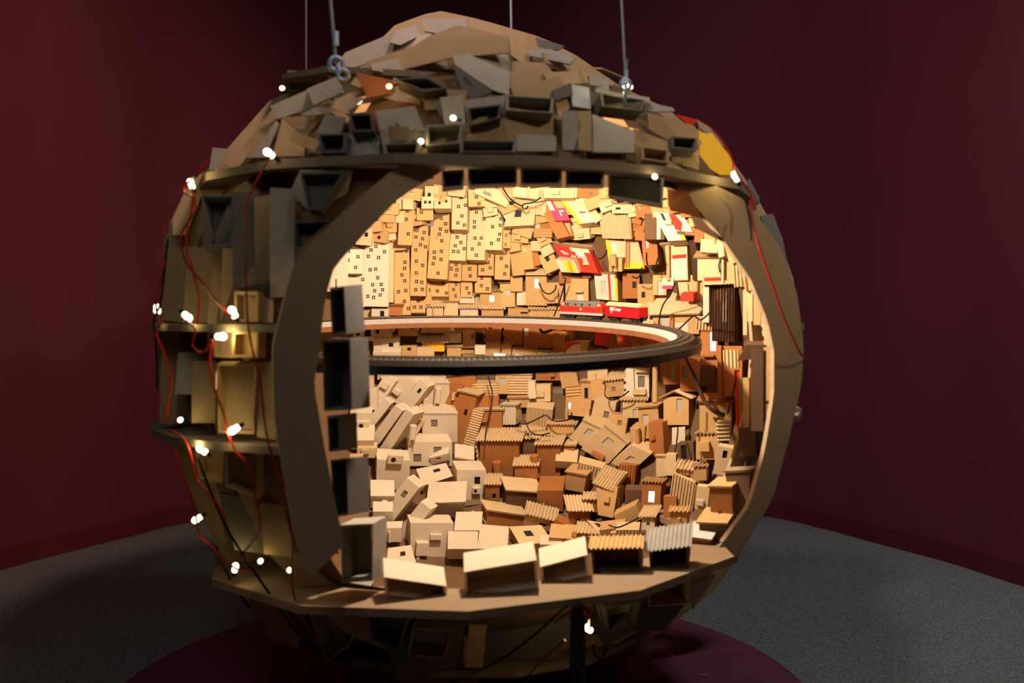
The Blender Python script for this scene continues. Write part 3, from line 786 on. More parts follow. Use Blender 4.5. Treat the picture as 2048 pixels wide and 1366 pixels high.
H((1280, 694, 34, 32, 0), 10, 10, 26, 'O')
H((1318, 690, 46, 28, 0), 10, 8, 24, 'O', prints=[('R', .32, .0, .78, .95)], text=[('er', .6, .5, 26, 0, 'cream')])
H((1190, 705, 30, 20, 0), 10, 14, 20, 'K')
H((1040, 745, 48, 22, 0), 4, 10, 22, 'P', corr='h')
H((1096, 750, 50, 22, 0), 8, 14, 30, 'O', roof='flat', roofc='P', over=6)
H((1138, 758, 34, 34, 10), 8, 10, 26, 'T')
H((1195, 745, 40, 34, 0), 8, 12, 26, 'P')
# ---- lower back and right
H((1149, 788, 34, 30, 4), 8, 14, 30, 'T', corr='h')
H((1176, 783, 28, 36, 0), 12, 10, 30, 'T', win=[(.25, .1, .5, .7, 'dark')], roof='flat', over=3)
H((1156, 815, 50, 34, -6), 18, 12, 28, 'T', win=[(-.0, .35, .2, .75, 'lit')], box=[(.7, .3, 34, 16, 10, 'T')], pipe=[(.12, -.4, 6, 44)])
H((1200, 780, 36, 40, 4), 10, 10, 24, 'T')
H((1230, 776, 36, 34, 6), 22, 12, 32, 'T', roof='corr', roofc='P', over=6, slope=14)
H((1275, 766, 46, 58, 0), 10, 6, 26, 'W', win=[(.52, .35, .82, .75, 'film')], box=[(.3, .5, 6, 56, 6, 'W'), (.6, .2, 26, 10, 8, 'P'), (.7, .92, 24, 5, 8, 'P')], torn=4, roofc='W', L='white-painted house frame with ragged ledges below the railway', S='white ragged house')
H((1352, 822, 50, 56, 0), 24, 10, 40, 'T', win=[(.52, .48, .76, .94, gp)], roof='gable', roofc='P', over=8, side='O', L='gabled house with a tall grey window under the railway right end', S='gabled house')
H((1268, 818, 46, 36, 0), 10, 12, 30, 'P', win=[(.45, .05, .62, .5, gp)], roof='corr', roofc='P', over=6, slope=10)
H((1298, 846, 40, 62, 4), 18, 12, 34, 'T', win=[(.2, .45, .5, .78, gp)], roof='flat', over=5)
H((1236, 850, 34, 38, -10), 12, 14, 26, 'T')
H((1206, 826, 44, 52, -12), 16, 14, 30, 'P')
H((1276, 872, 26, 40, -4), 20, 16, 30, 'T', pipe=[(.5, .1, 20, 36)])
H((1312, 878, 28, 66, 3), 36, 14, 36, 'O', side='O')
H((1357, 872, 26, 34, 0), 4, 4, 14, 'W')
H((1372, 908, 32, 44, 4), 16, 12, 24, 'K', win=[(.2, .1, .55, .9, 'dark')])
H((1415, 894, 46, 50, 0), 12, 10, 34, 'T', roof='corr', roofc='P', over=4, box=[(.4, .55, 20, 18, 12, 'T')])
H((1446, 922, 32, 56, -10), 10, 14, 26, 'P', win=[(.4, .6, .7, .88, 'dark')])
H((1166, 842, 1204, 860, 1172, 898, 1138, 876), 16, 20, 34, 'P', win=[(.42, .5, .74, .82, gp)], roof='flat', over=2)
H((1208, 852, 1254, 888, 1216, 928, 1162, 898), 18, 22, 40, 'P', win=[(.35, .52, .62, .8, gp)], box=[(.55, .14, 26, 8, 12, 'O')], roof='flat', over=2, L='large tilted pale house with a grey window, centre right below the railway', S='large tilted house')
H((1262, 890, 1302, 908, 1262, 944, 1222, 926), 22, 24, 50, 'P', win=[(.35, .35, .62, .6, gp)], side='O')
H((1208, 932, 1256, 944, 1226, 984, 1184, 966), 10, -20, 14, 'P', corr='v', r=.60, L='large ribbed awning sheet below the tilted houses at centre right', S='ribbed awning')
H((1192, 972, 1236, 974, 1226, 1036, 1196, 1030), 26, 6, 34, 'T', r=.63)
H((1252, 960, 34, 60, -6), 10, 10, 30, 'O', corr='v', roofc='O')
H((1302, 996, 38, 62, -4), 18, 14, 36, 'O', win=[(.34, .36, .68, .72, 'lit')], roof='corr', roofc='T', over=4, L='orange-brown house with a pale lit window and ribbed roof at lower right', S='lit-window house')
H((1346, 948, 1392, 966, 1384, 1026, 1338, 1004), 10, 14, 18, 'P', corr='v', L='tilted panel of pale wooden-looking ribs at lower right', S='ribbed panel')
H((1380, 952, 58, 22, -8), 10, 24, 40, 'T', roof='corr', roofc='P', over=4)
H((1322, 934, 20, 38, 0), 10, 10, 22, 'P', roof='flat', over=2)
H((1342, 930, 20, 42, 0), 10, 10, 22, 'P')
H((1340, 1018, 26, 50, 0), 10, 12, 24, 'O')
H((1357, 1042, 34, 36, 0), 10, 20, 28, 'T', roof='corr', over=4)
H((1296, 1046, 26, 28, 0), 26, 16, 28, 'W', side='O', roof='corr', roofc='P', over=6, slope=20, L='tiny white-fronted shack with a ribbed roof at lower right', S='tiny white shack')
H((1256, 1034, 50, 30, 26), 10, 24, 30, 'T')
H((1404, 996, 26, 46, -6), 10, 12, 24, 'P', box=[(.4, .3, 14, 10, 6, 'W')])
H((1400, 948, 26, 26, 0), 10, 14, 24, 'T', roof='corr', over=3)
# ---- centre brown houses
H((999, 918, 78, 76, 0), 12, 26, 52, 'O', roof='corr', roofc='P', over=8, torn=8, pipe=[(.5, .0, 18, 40)], L='big orange-brown house with a pale corrugated roof in the lower middle', S='big orange house')
H((980, 842, 48, 42, 0), 12, 14, 30, 'O', roof='flat', roofc='P', over=4)
H((925, 838, 36, 104, -13), 22, 12, 34, 'O', win=[(.5, .58, .68, .7, 'dark')], torn=4, roof='flat', roofc='P', over=5, L='leaning orange-brown slab tower with one dark window beside the white cubes', S='leaning slab')
H((906, 793, 30, 46, -10), 16, 12, 30, 'O', torn=4)
H((945, 864, 22, 92, -16), 6, 12, 30, 'P', corr='h')
H((970, 778, 50, 26, 0), 8, 12, 26, 'P', corr='h')
H((972, 802, 50, 22, 0), 8, 10, 24, 'O')
H((925, 765, 54, 26, 6), 6, 12, 24, 'O', torn=4)
H((1008, 770, 34, 36, 0), 8, 10, 24, 'T', win=[(.2, .5, .6, .9, gp)])
H((1040, 772, 46, 32, 0), 4, 10, 20, 'P', corr='h')
H((1078, 786, 46, 34, 0), 10, 10, 24, 'P')
H((1064, 780, 14, 34, 4), 4, 8, 18, 'W', r=.62)
H((1019, 830, 26, 38, 0), 26, 14, 28, 'P', corr='v', roof='flat', roofc='W', over=5)
H((1078, 834, 52, 34, -6), 8, 30, 30, 'P', corr='v')
H((1040, 806, 44, 18, 0), 8, 14, 26, 'T', roof='flat', over=4)
H((1074, 876, 60, 16, -6), 10, 28, 28, 'K', roof='corr', roofc='P', over=6)
H((1122, 862, 54, 24, 0), 12, 16, 30, 'T', roof='corr', roofc='P', over=5)
H((1056, 900, 40, 46, 0), 10, 24, 40, 'K', roof='corr', roofc='P', over=6)
H((1097, 922, 46, 66, 0), 14, 26, 44, 'O', roof='corr', roofc='P', over=6, pipe=[(.05, .1, 18, 46)])
H((1126, 904, 46, 24, 0), 14, 20, 36, 'O', roof='flat', roofc='P', over=4)
H((1132, 930, 44, 14, -4), 10, 50, 34, 'P')
H((1052, 948, 46, 34, 0), 10, 26, 32, 'O', roof='corr', roofc='P', over=4, slope=10, prints=[('O', .2, .2, .8, .8)])
H((985, 988, 28, 38, 0), 6, 30, 40, 'O', roof='corr', roofc='P', over=4)
H((1046, 1002, 66, 38, -4), -16, 32, 46, 'K', roof='flat', roofc='P', over=4)
H((1010, 1048, 74, 44, -8), -20, 26, 40, 'O', roofc='P', torn=9, roof='flat')
H((1100, 1002, 52, 42, 0), 8, 34, 54, 'O')
H((1078, 1046, 60, 24, -14), 8, 34, 40, 'T', roof='corr', roofc='P', over=4)
H((1150, 965, 40, 34, -10), 30, 26, 36, 'T', side='O', roof='flat', over=3)
H((1180, 944, 54, 26, -14), 8, 30, 26, 'P', corr='v')
H((1160, 1038, 42, 36, 0), -12, 28, 40, 'O', win=[(.3, .1, .5, .5, 'dark')], roof='corr', roofc='P', over=6, slope=12, torn=4, L='small shack with a jagged corrugated roof and dark doorway, bottom middle', S='jagged-roofed shack')
H((1184, 1012, 34, 26, 0), 8, 26, 30, 'O', roof='corr', roofc='P', over=4)
H((1174, 1040, 1228, 1050, 1250, 1062, 1196, 1066), -4, -38, 34, 'P', win=[(.2, .45, .42, .85, 'dark')])
H((1128, 1062, 46, 24, -30), 8, 30, 26, 'O')
H((1154, 1078, 22, 14, 0), 0, 30, 20, 'O', tank=[(.5, .1, 18)])
H((1178, 1078, 50, 22, -4), 6, 36, 34, 'T', roof='corr', roofc='P', over=3)
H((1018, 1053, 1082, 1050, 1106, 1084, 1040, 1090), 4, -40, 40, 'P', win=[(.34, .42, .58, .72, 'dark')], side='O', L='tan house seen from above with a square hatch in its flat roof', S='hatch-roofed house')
H((1130, 1086, 66, 18, -4), 6, 44, 40, 'T', pipe=[(.6, .3, 5, 20)])
H((1102, 1098, 44, 18, 0), 6, 40, 30, 'W')
H((1225, 1068, 50, 22, 8), 6, 34, 30, 'T')
H((1255, 1070, 46, 20, 0), 6, 34, 30, 'P', corr='v')
H((1225, 1012, 30, 30, 0), 10, 24, 26, 'K')
H((1270, 1000, 40, 40, 0), 8, 24, 26, 'K')
# ---- white houses
H((880, 857, 70, 55, 0), -14, 26, 46, 'W', win=[(.24, .55, .43, .82, 'film')], roof='flat', over=1, L='large white cube house with one square window stacked on another', S='white cube house')
H((860, 908, 88, 48, 0), -12, 24, 44, 'W', win=[(.12, .15, .3, .5, 'film'), (.58, .45, .76, .8, 'film')], tank=[(.06, .98, 40)])
H((786, 950, 66, 60, -2), -6, 30, 44, 'W', ac=[(.55, 1.08, 30, 18)], pipe=[(.05, -.05, 10, 22)])
H((832, 938, 892, 926, 906, 952, 846, 972), 4, -34, 34, 'W', win=[(.5, .55, .72, .75, 'dark')])
H((943, 978, 58, 76, 0), -14, 24, 46, 'W', win=[(.6, .62, .8, .82, 'dark')], ac=[(.64, .5, 16, 12)], tank=[(.1, .02, 34)], L='tall white house with a dark window above a small fan box', S='tall white house')
H((893, 1020, 68, 32, 2), 6, 44, 52, 'W', roof='flat', over=5)
H((796, 1004, 32, 98, -38), 24, 12, 36, 'W', r=.63, win=[(.35, .62, .65, .78, 'film')])
H((826, 1044, 26, 84, -38), 26, 14, 34, 'W', r=.64)
H((864, 1080, 86, 68, 0), -10, 22, 46, 'W', box=[(.58, .62, 22, 10, 8, 'W'), (.25, .3, 24, 26, 14, 'W'), (.16, .1, 6, 24, 12, 'W')], L='white house with a ledge and small tank on its front, near the rim', S='white ledge house')
H((935, 1073, 54, 24, 0), 6, 48, 50, 'W')
H((925, 1108, 60, 20, 0), 4, 52, 44, 'W')
H((984, 1110, 60, 22, -4), 6, 52, 60, 'W')
H((948, 1044, 14, 40, 18), 0, 10, 14, 'W')
H((776, 1096, 822, 1090, 832, 1124, 772, 1134), 0, -45, 24, 'W', win=[(.5, .45, .7, .7, 'dark')])
H((786, 1070, 34, 28, 0), 6, 26, 30, 'W')
H((765, 1004, 48, 24, 0), 0, 46, 44, 'W')
H((766, 1036, 40, 26, 0), 0, 40, 30, 'W')
H((758, 792, 26, 84, -32), 20, 6, 34, 'W', r=.665, box=[(.5, .8, 14, 12, 8, 'W')])
H((800, 778, 38, 56, -36), 24, 10, 44, 'W', r=.655)
H((822, 800, 24, 86, -38), 26, 10, 34, 'W', r=.625, win=[(.45, .72, .7, .85, 'dark')])
H((757, 826, 18, 60, -38), 20, 10, 28, 'W', r=.645)
H((773, 850, 20, 84, -36), 30, 12, 34, 'W', r=.62)
H((794, 862, 20, 92, -34), 34, 12, 40, 'W', r=.605)
H((822, 866, 24, 66, -30), 12, 14, 28, 'P', r=.655)
H((873, 791, 52, 44, 0), -14, 24, 44, 'W', tank=[(.45, .0, 44)], pipe=[(.02, -.1, 10, 24)], roof='flat', over=1)
H((722, 838, 44, 24, 0), 4, 26, 34, 'W', ac=[(.6, .1, 24, 16)])
H((725, 890, 46, 18, 0), 4, 46, 44, 'W')
H((734, 906, 40, 20, 0), 4, 26, 26, 'P')
H((735, 800, 40, 40, 0), 6, 16, 26, 'W')
H((712, 940, 26, 56, 0), 4, 12, 26, 'P', pipe=[(.4, .1, 8, 24)])
H((725, 770, 44, 26, 0), 4, 14, 26, 'P')
H((880, 918, 40, 14, 14), 0, 44, 22, 'W')
H((928, 924, 40, 14, -8), 0, 54, 34, 'W')
H((840, 752, 46, 18, 0), 6, 14, 26, 'W')
H((775, 750, 40, 18, 0), 6, 14, 26, 'W')
# ---- small boxes filling what is left of the wall
def qinside(x, y, m_=3):
    for h in HOUSES:
        a = h[6]
        if min(p[0] for p in a) - m_ < x < max(p[0] for p in a) + m_ and min(p[1] for p in a) - m_ < y < max(p[1] for p in a) + m_ and inside(x, y, a): return True
    return False


nf = 0
for yy in range(385, 1120, 17):
    for xx in range(690, 1530, 17):
        x, y = xx + random.uniform(-4, 4), yy + random.uniform(-4, 4)
        if not inside(x, y, FI) or qinside(x, y) or nf > 62: continue
        wht = x < 930 and y > 740
        low = max(0, (y - 640) / 500)
        H((x, y, random.uniform(24, 38), random.uniform(20, 34), random.uniform(-14, 14)), random.uniform(4, 24), 30 * low + random.uniform(-6, 6), 28, 'W' if wht or (x < 780 and 480 < y < 620) else random.choice('TTPP' if x < 1060 and y < 640 else 'TTPOO'),
          roof=random.choice([None, 'flat', 'corr']) if low > .1 else None, over=4, r=.668)
        nf += 1
print('fillers', nf, 'houses', len(HOUSES))
# ---- rim boxes standing round the opening (open backs towards the viewer)
def rim(g, yaw, pitch, depth, col, label, **k):
    H(g, yaw, pitch, depth, col, open_=k.pop('open_', True), near=True, L=label, kind='rim_box', cat='box', **k)


for i, (g, lab) in enumerate([
        ((768, 1154, 893, 1172, 895, 1206, 770, 1188), 'white open-backed box on the bottom hoop, leftmost of the three'),
        ((928, 1144, 1073, 1120, 1078, 1176, 930, 1196), 'white open-backed box on the bottom hoop, middle and widest of the three'),
        ((1080, 1134, 1175, 1109, 1178, 1150, 1086, 1176), 'white open-backed box on the bottom hoop, rightmost of the three')]):
    rim(g, -4, 34, 66, 'W', lab, rest=True)
rim((1182, 1098, 1282, 1096, 1285, 1144, 1186, 1148), 4, 26, 50, 'K', 'brown open box with a ribbed roof on the bottom hoop', roof='corr', roofc='T', over=5, rest=True)
rim((1298, 1100, 1376, 1090, 1378, 1134, 1300, 1142), 6, 34, 60, 'K', 'brown open box with a thick ragged ribbed roof on the bottom hoop', roof='corr', roofc='G', over=8, rest=True, slope=6)
rim((1376, 1074, 1420, 1080, 1420, 1116, 1376, 1116), 22, 32, 50, 'O', 'brown rim box with a white lid at the lower right', roof='flat', roofc='L', over=5, r=.69, open_=False)
rim((1398, 1046, 1452, 1048, 1454, 1082, 1400, 1080), 22, 30, 54, 'K', 'brown rim box with a plain brown lid behind the white-lidded box', roof='flat', roofc='T', over=5, r=.69, open_=False)
rim((1419, 975, 1463, 976, 1466, 1044, 1422, 1043), 28, 24, 44, 'O', 'upright brown box on the rim at the lower right, lid worn', roof='flat', roofc='T', over=3, r=.68, open_=False)
rim((1450, 946, 1500, 944, 1496, 1034, 1466, 1040), 20, 14, 34, 'K', 'dark upright box with a torn lid at the rim, right side', roof='flat', roofc='H', over=3, r=.70, open_=False)
rim((1502, 694, 1526, 700, 1526, 862, 1502, 862), 10, 0, 40, 'K', 'tall dark brown box lining the right edge of the opening', r=.70, open_=False)
rim((1527, 694, 1556, 696, 1556, 806, 1530, 800), 10, 0, 40, 'T', 'bright tan box wall lining the right edge of the opening', r=.70, open_=False)
rim((1528, 808, 1540, 808, 1540, 872, 1528, 872), 6, 0, 40, 'O', 'narrow orange-brown box below the tan box at the right edge', r=.70, open_=False)
for g, yw, lab in [
        ((659, 575, 688, 572, 693, 668, 664, 672), 36, 'open dark box, topmost in the stack along the opening left edge'),
        ((644, 678, 700, 678, 704, 820, 648, 822), 36, 'large open dark box, second from the top along the opening left edge'),
        ((654, 832, 678, 830, 680, 902, 658, 904), 34, 'narrow open box, third from the top along the opening left edge'),
        ((661, 920, 693, 916, 697, 1030, 668, 1034), 44, 'open box with a bowed side, fourth along the opening left edge')]:
    rim(g, yw, 4, 62, 'D', lab, r=.70)
rim((680, 1050, 746, 1047, 745, 1162, 684, 1166), 28, 14, 60, 'G', 'grey open box with a small lit window at the lower left corner', r=.69, hole=(.52, .58, .86, .88))
for g, lab in [((884, 341, 928, 339, 928, 374, 884, 378), 'open box hanging under the upper hoop, first from the left'),
               ((936, 337, 1034, 335, 1034, 368, 936, 372), 'open box hanging under the upper hoop, second from the left'),
               ((1041, 336, 1124, 336, 1124, 368, 1041, 368), 'open box hanging under the upper hoop, third from the left'),
               ((1131, 337, 1208, 339, 1208, 372, 1131, 369), 'open box hanging under the upper hoop, fourth from the left'),
               ((1216, 343, 1328, 355, 1326, 410, 1216, 392), 'large open box hanging under the upper hoop, fifth from the left')]:
    rim(g, 0, -8, 50, 'G', lab, r=.70)
rim((1334, 352, 1366, 366, 1400, 430, 1336, 412), 6, -10, 50, 'O', 'orange-brown flap box hanging right of the large upper box', r=.69, open_=False)
rim((1370, 402, 1396, 420, 1440, 480, 1390, 455), 14, -10, 40, 'K', 'dark torn scrap box hanging at the opening upper right', r=.67, open_=False)


# ------------------------------------------------------------------ outer skin: panels (parts of the globe) and open-backed boxes (things)
def skin(pts, col, r=.715, tilt=19, th=.004, corr=False):
    cx = sum(p[0] for p in pts) / len(pts); cy = sum(p[1] for p in pts) / len(pts); r += random.uniform(-.010, .016)
    P = hit(cx, cy, r, False); nrm = (P - C).normalized(); d = -raydir(cx, cy)
    nrm = (nrm * .6 + d * .55).normalized()
    e = Euler((R(random.uniform(-tilt, tilt)), R(random.uniform(-tilt, tilt)), R(random.uniform(-tilt, tilt))))
    nrm = e.to_matrix() @ nrm
    if nrm.dot(d) < .25: nrm = (nrm + d * .4).normalized()
    W_ = [on_plane(x, y, P, nrm) for x, y in pts]
    mb = MB(); mb.prism(W_, nrm * -th)
    return gpart(mb, 'cardboard_panel', col)


PANELS = [
    ('G', [(845, 38), (935, 38), (933, 70), (905, 72), (848, 62)]), ('G', [(780, 85), (790, 62), (830, 50), (842, 70), (800, 90)]),
    ('G', [(672, 132), (690, 105), (780, 68), (825, 58), (838, 95), (760, 118), (700, 138)]), ('G', [(835, 72), (900, 60), (905, 75), (820, 97)]),
    ('E', [(700, 168), (735, 122), (890, 72), (1012, 73), (1018, 105), (905, 115), (800, 140), (720, 175)]),
    ('G', [(740, 128), (888, 95), (898, 140), (860, 150), (800, 150), (745, 140)]), ('G', [(905, 112), (1010, 98), (1022, 128), (1018, 190), (985, 180), (910, 130)]),
    ('D', [(905, 125), (985, 182), (945, 205), (925, 190)]), ('E', [(1018, 70), (1072, 78), (1078, 105), (1050, 130), (1022, 110)]),
    ('D', [(1072, 75), (1130, 92), (1118, 100), (1075, 98)]), ('G', [(1055, 100), (1100, 98), (1150, 115), (1140, 128), (1060, 112)]),
    ('E', [(1022, 122), (1090, 125), (1110, 150), (1030, 185), (1020, 175)]), ('E', [(1085, 105), (1160, 118), (1230, 165), (1225, 172), (1150, 145), (1090, 125)]),
    ('E', [(1085, 145), (1170, 140), (1178, 165), (1100, 172)]), ('L', [(1140, 168), (1178, 175), (1182, 218), (1146, 212)]),
    ('G', [(1178, 150), (1205, 152), (1205, 172), (1180, 170)]), ('G', [(1190, 178), (1300, 195), (1298, 205), (1200, 195)]),
    ('D', [(1178, 182), (1250, 192), (1300, 208), (1290, 228), (1200, 222), (1180, 218)]), ('G', [(1275, 200), (1345, 215), (1350, 222), (1300, 224)]),
    ('E', [(1295, 225), (1390, 252), (1398, 290), (1340, 282), (1300, 260)]), ('R', [(1350, 228), (1397, 240), (1382, 254)]),
    ('E', [(1268, 257), (1340, 285), (1342, 312), (1268, 305)]), ('E', [(1345, 290), (1398, 290), (1398, 340), (1345, 325)]),
    ('G', [(1125, 220), (1155, 222), (1157, 300), (1125, 300)]), ('E', [(1156, 222), (1182, 222), (1184, 302), (1157, 300)]),
    ('G', [(1185, 228), (1268, 262), (1268, 305), (1185, 304)]), ('Y', [(1398, 255), (1420, 262), (1466, 320), (1462, 350), (1440, 350), (1400, 325)]),  # the yellow panel paints the glow of a bulb-lit corner
    ('G', [(1035, 268), (1112, 272), (1112, 302), (1030, 302)]), ('E', [(1022, 180), (1120, 150), (1140, 215), (1118, 240), (1110, 200), (1030, 195)]),
    ('D', [(575, 140), (690, 150), (640, 182), (572, 182)]), ('O', [(712, 145), (785, 160), (792, 185), (735, 196)]),  # the orange panel paints the glow inside a bulb-lit box
    ('G', [(540, 212), (650, 165), (665, 190), (660, 205), (555, 238)]), ('E', [(655, 150), (715, 150), (722, 192), (668, 200), (662, 170)]),
    ('G', [(600, 227), (690, 192), (730, 196), (700, 222), (610, 232)]), ('E', [(565, 234), (648, 230), (610, 277)]), ('E', [(565, 236), (610, 279), (608, 312), (545, 312)]),
    ('G', [(498, 315), (552, 242), (558, 247), (530, 315)]), ('G', [(615, 305), (650, 228), (690, 235), (680, 265), (665, 310)]), ('G', [(425, 295), (455, 298), (430, 340), (418, 340)]),
    ('D', [(690, 226), (740, 226), (745, 264), (700, 267)]), ('G', [(752, 222), (830, 212), (850, 262), (760, 264)]), ('E', [(845, 178), (935, 180), (930, 215), (850, 220)]),
    ('G', [(788, 155), (845, 175), (840, 215), (765, 195)]), ('G', [(760, 258), (850, 255), (855, 290), (765, 292)]), ('G', [(660, 265), (760, 270), (758, 310), (665, 312)]),
    ('G', [(880, 195), (925, 190), (932, 252), (890, 250)]), ('D', [(790, 160), (850, 150), (900, 175), (850, 182)]), ('E', [(480, 300), (548, 215), (560, 240), (500, 318)]),
    ('G', [(930, 200), (1012, 190), (1012, 225), (935, 255)]), ('D', [(700, 265), (770, 262), (765, 312), (690, 312)]),
    ('E', [(1400, 255), (1440, 290), (1475, 345), (1466, 325), (1420, 262)]), ('G', [(1395, 238), (1440, 275), (1450, 295), (1400, 256)]),
    # left flank
    ('E', [(380, 362), (462, 362), (462, 392), (402, 394), (372, 470), (345, 470), (345, 440)]), ('E', [(373, 494), (444, 494), (440, 645), (366, 645)]), ('D', [(465, 385), (510, 385), (508, 570), (465, 570)]),
    ('G', [(540, 375), (590, 378), (588, 592), (540, 596)]), ('D', [(470, 590), (505, 530), (545, 575), (540, 598)]), ('G', [(580, 385), (600, 340), (705, 340), (690, 400), (640, 445), (615, 420)]),
    ('G', [(356, 705), (425, 702), (400, 790), (350, 788)]), ('E', [(384, 722), (432, 722), (430, 846), (383, 846)]), ('E', [(512, 725), (554, 722), (552, 880), (514, 874)]), ('E', [(330, 470), (372, 475), (366, 645), (322, 640)]),
    ('E', [(325, 665), (360, 665), (352, 850), (318, 845)]), ('E', [(520, 1005), (568, 1010), (590, 1115), (528, 1108)]), ('D', [(437, 985), (525, 1002), (528, 1108), (470, 1100)]), ('E', [(340, 875), (386, 880), (440, 985), (450, 1090), (400, 1030)]),
    ('E', [(516, 590), (545, 600), (545, 645), (516, 645)]), ('E', [(445, 495), (466, 495), (466, 585), (440, 645)]), ('D', [(588, 445), (665, 440), (600, 505), (588, 520)]), ('E', [(508, 395), (540, 390), (540, 560), (510, 570)]),
    # underside
    ('E', [(458, 1128), (520, 1160), (600, 1260), (595, 1298), (545, 1280)]), ('G', [(540, 1175), (612, 1195), (602, 1290), (565, 1240)]), ('G', [(700, 1225), (800, 1250), (792, 1345), (680, 1320)]),
    ('D', [(735, 1205), (930, 1240), (925, 1340), (790, 1345)]), ('G', [(815, 1248), (905, 1252), (890, 1325), (800, 1332)]), ('E', [(940, 1235), (975, 1240), (965, 1335), (930, 1335)]), ('D', [(965, 1240), (1150, 1235), (1100, 1345), (960, 1355)]),
    ('E', [(1190, 1192), (1270, 1172), (1282, 1215), (1200, 1238)]), ('G', [(1380, 1178), (1400, 1165), (1432, 1150), (1385, 1222)]), ('E', [(1066, 1288), (1095, 1285), (1075, 1332), (1068, 1322)]), ('D', [(1120, 1240), (1215, 1230), (1270, 1255), (1180, 1310), (1120, 1330)]),
    ('D', [(600, 1200), (640, 1195), (690, 1325), (610, 1290)]), ('D', [(1280, 1215), (1370, 1208), (1330, 1262), (1270, 1260)]), ('G', [(760, 1330), (930, 1338), (960, 1366), (800, 1366)]), ('D', [(640, 1300), (700, 1320), (790, 1350), (700, 1345)]),
    ('G', [(1440, 1090), (1490, 1050), (1480, 1110), (1440, 1140)]),
    # right flank
    ('E', [(1556, 692), (1602, 700), (1596, 806), (1557, 806)]), ('E', [(1560, 815), (1592, 810), (1588, 832), (1562, 835)]), ('D', [(1522, 432), (1546, 427), (1566, 480), (1578, 545), (1545, 505)]), ('D', [(1498, 355), (1518, 395), (1508, 425), (1490, 395)]),
]
for c_, pts in PANELS: skin(pts, c_)
for k in range(48):
    x, y = random.uniform(470, 1430), random.uniform(165, 310)
    p = hit(x, y, .73, False)
    if (hit(x, y, .70, False) - C).length > .705 or y > 312 or any(math.hypot(x - a, y - b) < 46 for a, b, r in LEAK): continue
    if inside(x, y, [(780, 330), (830, 270), (1000, 185), (1120, 195), (1250, 250), (1250, 330)]): continue
    a_, b_ = random.uniform(14, 38), random.uniform(10, 24); ra = random.uniform(-.8, .8)
    c_, s_ = math.cos(ra), math.sin(ra)
    pts = [(x + (u * c_ - v * s_) * random.uniform(.7, 1.1), y + (u * s_ + v * c_) * random.uniform(.7, 1.1)) for u, v in ((-a_, -b_), (a_, -b_), (a_, b_), (-a_, b_))]
    if max(q[1] for q in pts) > 318: continue
    skin(pts, random.choice('GGEED'), r=random.uniform(.712, .735), tilt=42)
# back-up skin scraps over the hidden side so that the crown does not gape from the side
for k in range(120):
    t = random.uniform(R(12), R(165)); a = random.uniform(0, 2 * math.pi)
    dv = V((math.sin(t) * math.cos(a), math.sin(t) * math.sin(a), math.cos(t)))
    p = C + dv * random.uniform(.705, .725)
    x, y = project(p)
    if dv.dot((EYE - C).normalized()) > .15: continue
    u = dv.orthogonal().normalized(); v = dv.cross(u); ra = random.uniform(0, 6.28); u, v = u * math.cos(ra) + v * math.sin(ra), v * math.cos(ra) - u * math.sin(ra)
    a_, b_ = random.uniform(.03, .07), random.uniform(.025, .05); tl = dv * random.uniform(-.012, .012)
    mb = MB(); mb.prism([p + u * a_ + v * b_ + tl, p - u * a_ + v * b_, p - u * a_ - v * b_ - tl, p + u * a_ - v * b_], dv * -.004)
    gpart(mb, 'cardboard_panel', random.choice('GEDE'))


def obox(g, col, depth, label, r=.748, cc='G'):
    P = None
    cx = sum(g[0::2]) / 4; cy = sum(g[1::2]) / 4
    P = hit(cx, cy, r, False); nr = (P - C).normalized(); d = raydir(cx, cy)
    # yaw and pitch that turn the mouth towards the outside
    loc = nr - d * nr.dot(d)
    right = d.cross(V((0, 0, 1))).normalized(); up = right.cross(d)
    yaw = -math.degrees(math.atan2(nr.dot(right), -nr.dot(d))) * .55
    pit = -math.degrees(math.atan2(nr.dot(up), -nr.dot(d))) * .55
    H(g, yaw, pit, depth, col, open_=True, near=True, r=r, L=label, kind='open_box', cat='box')


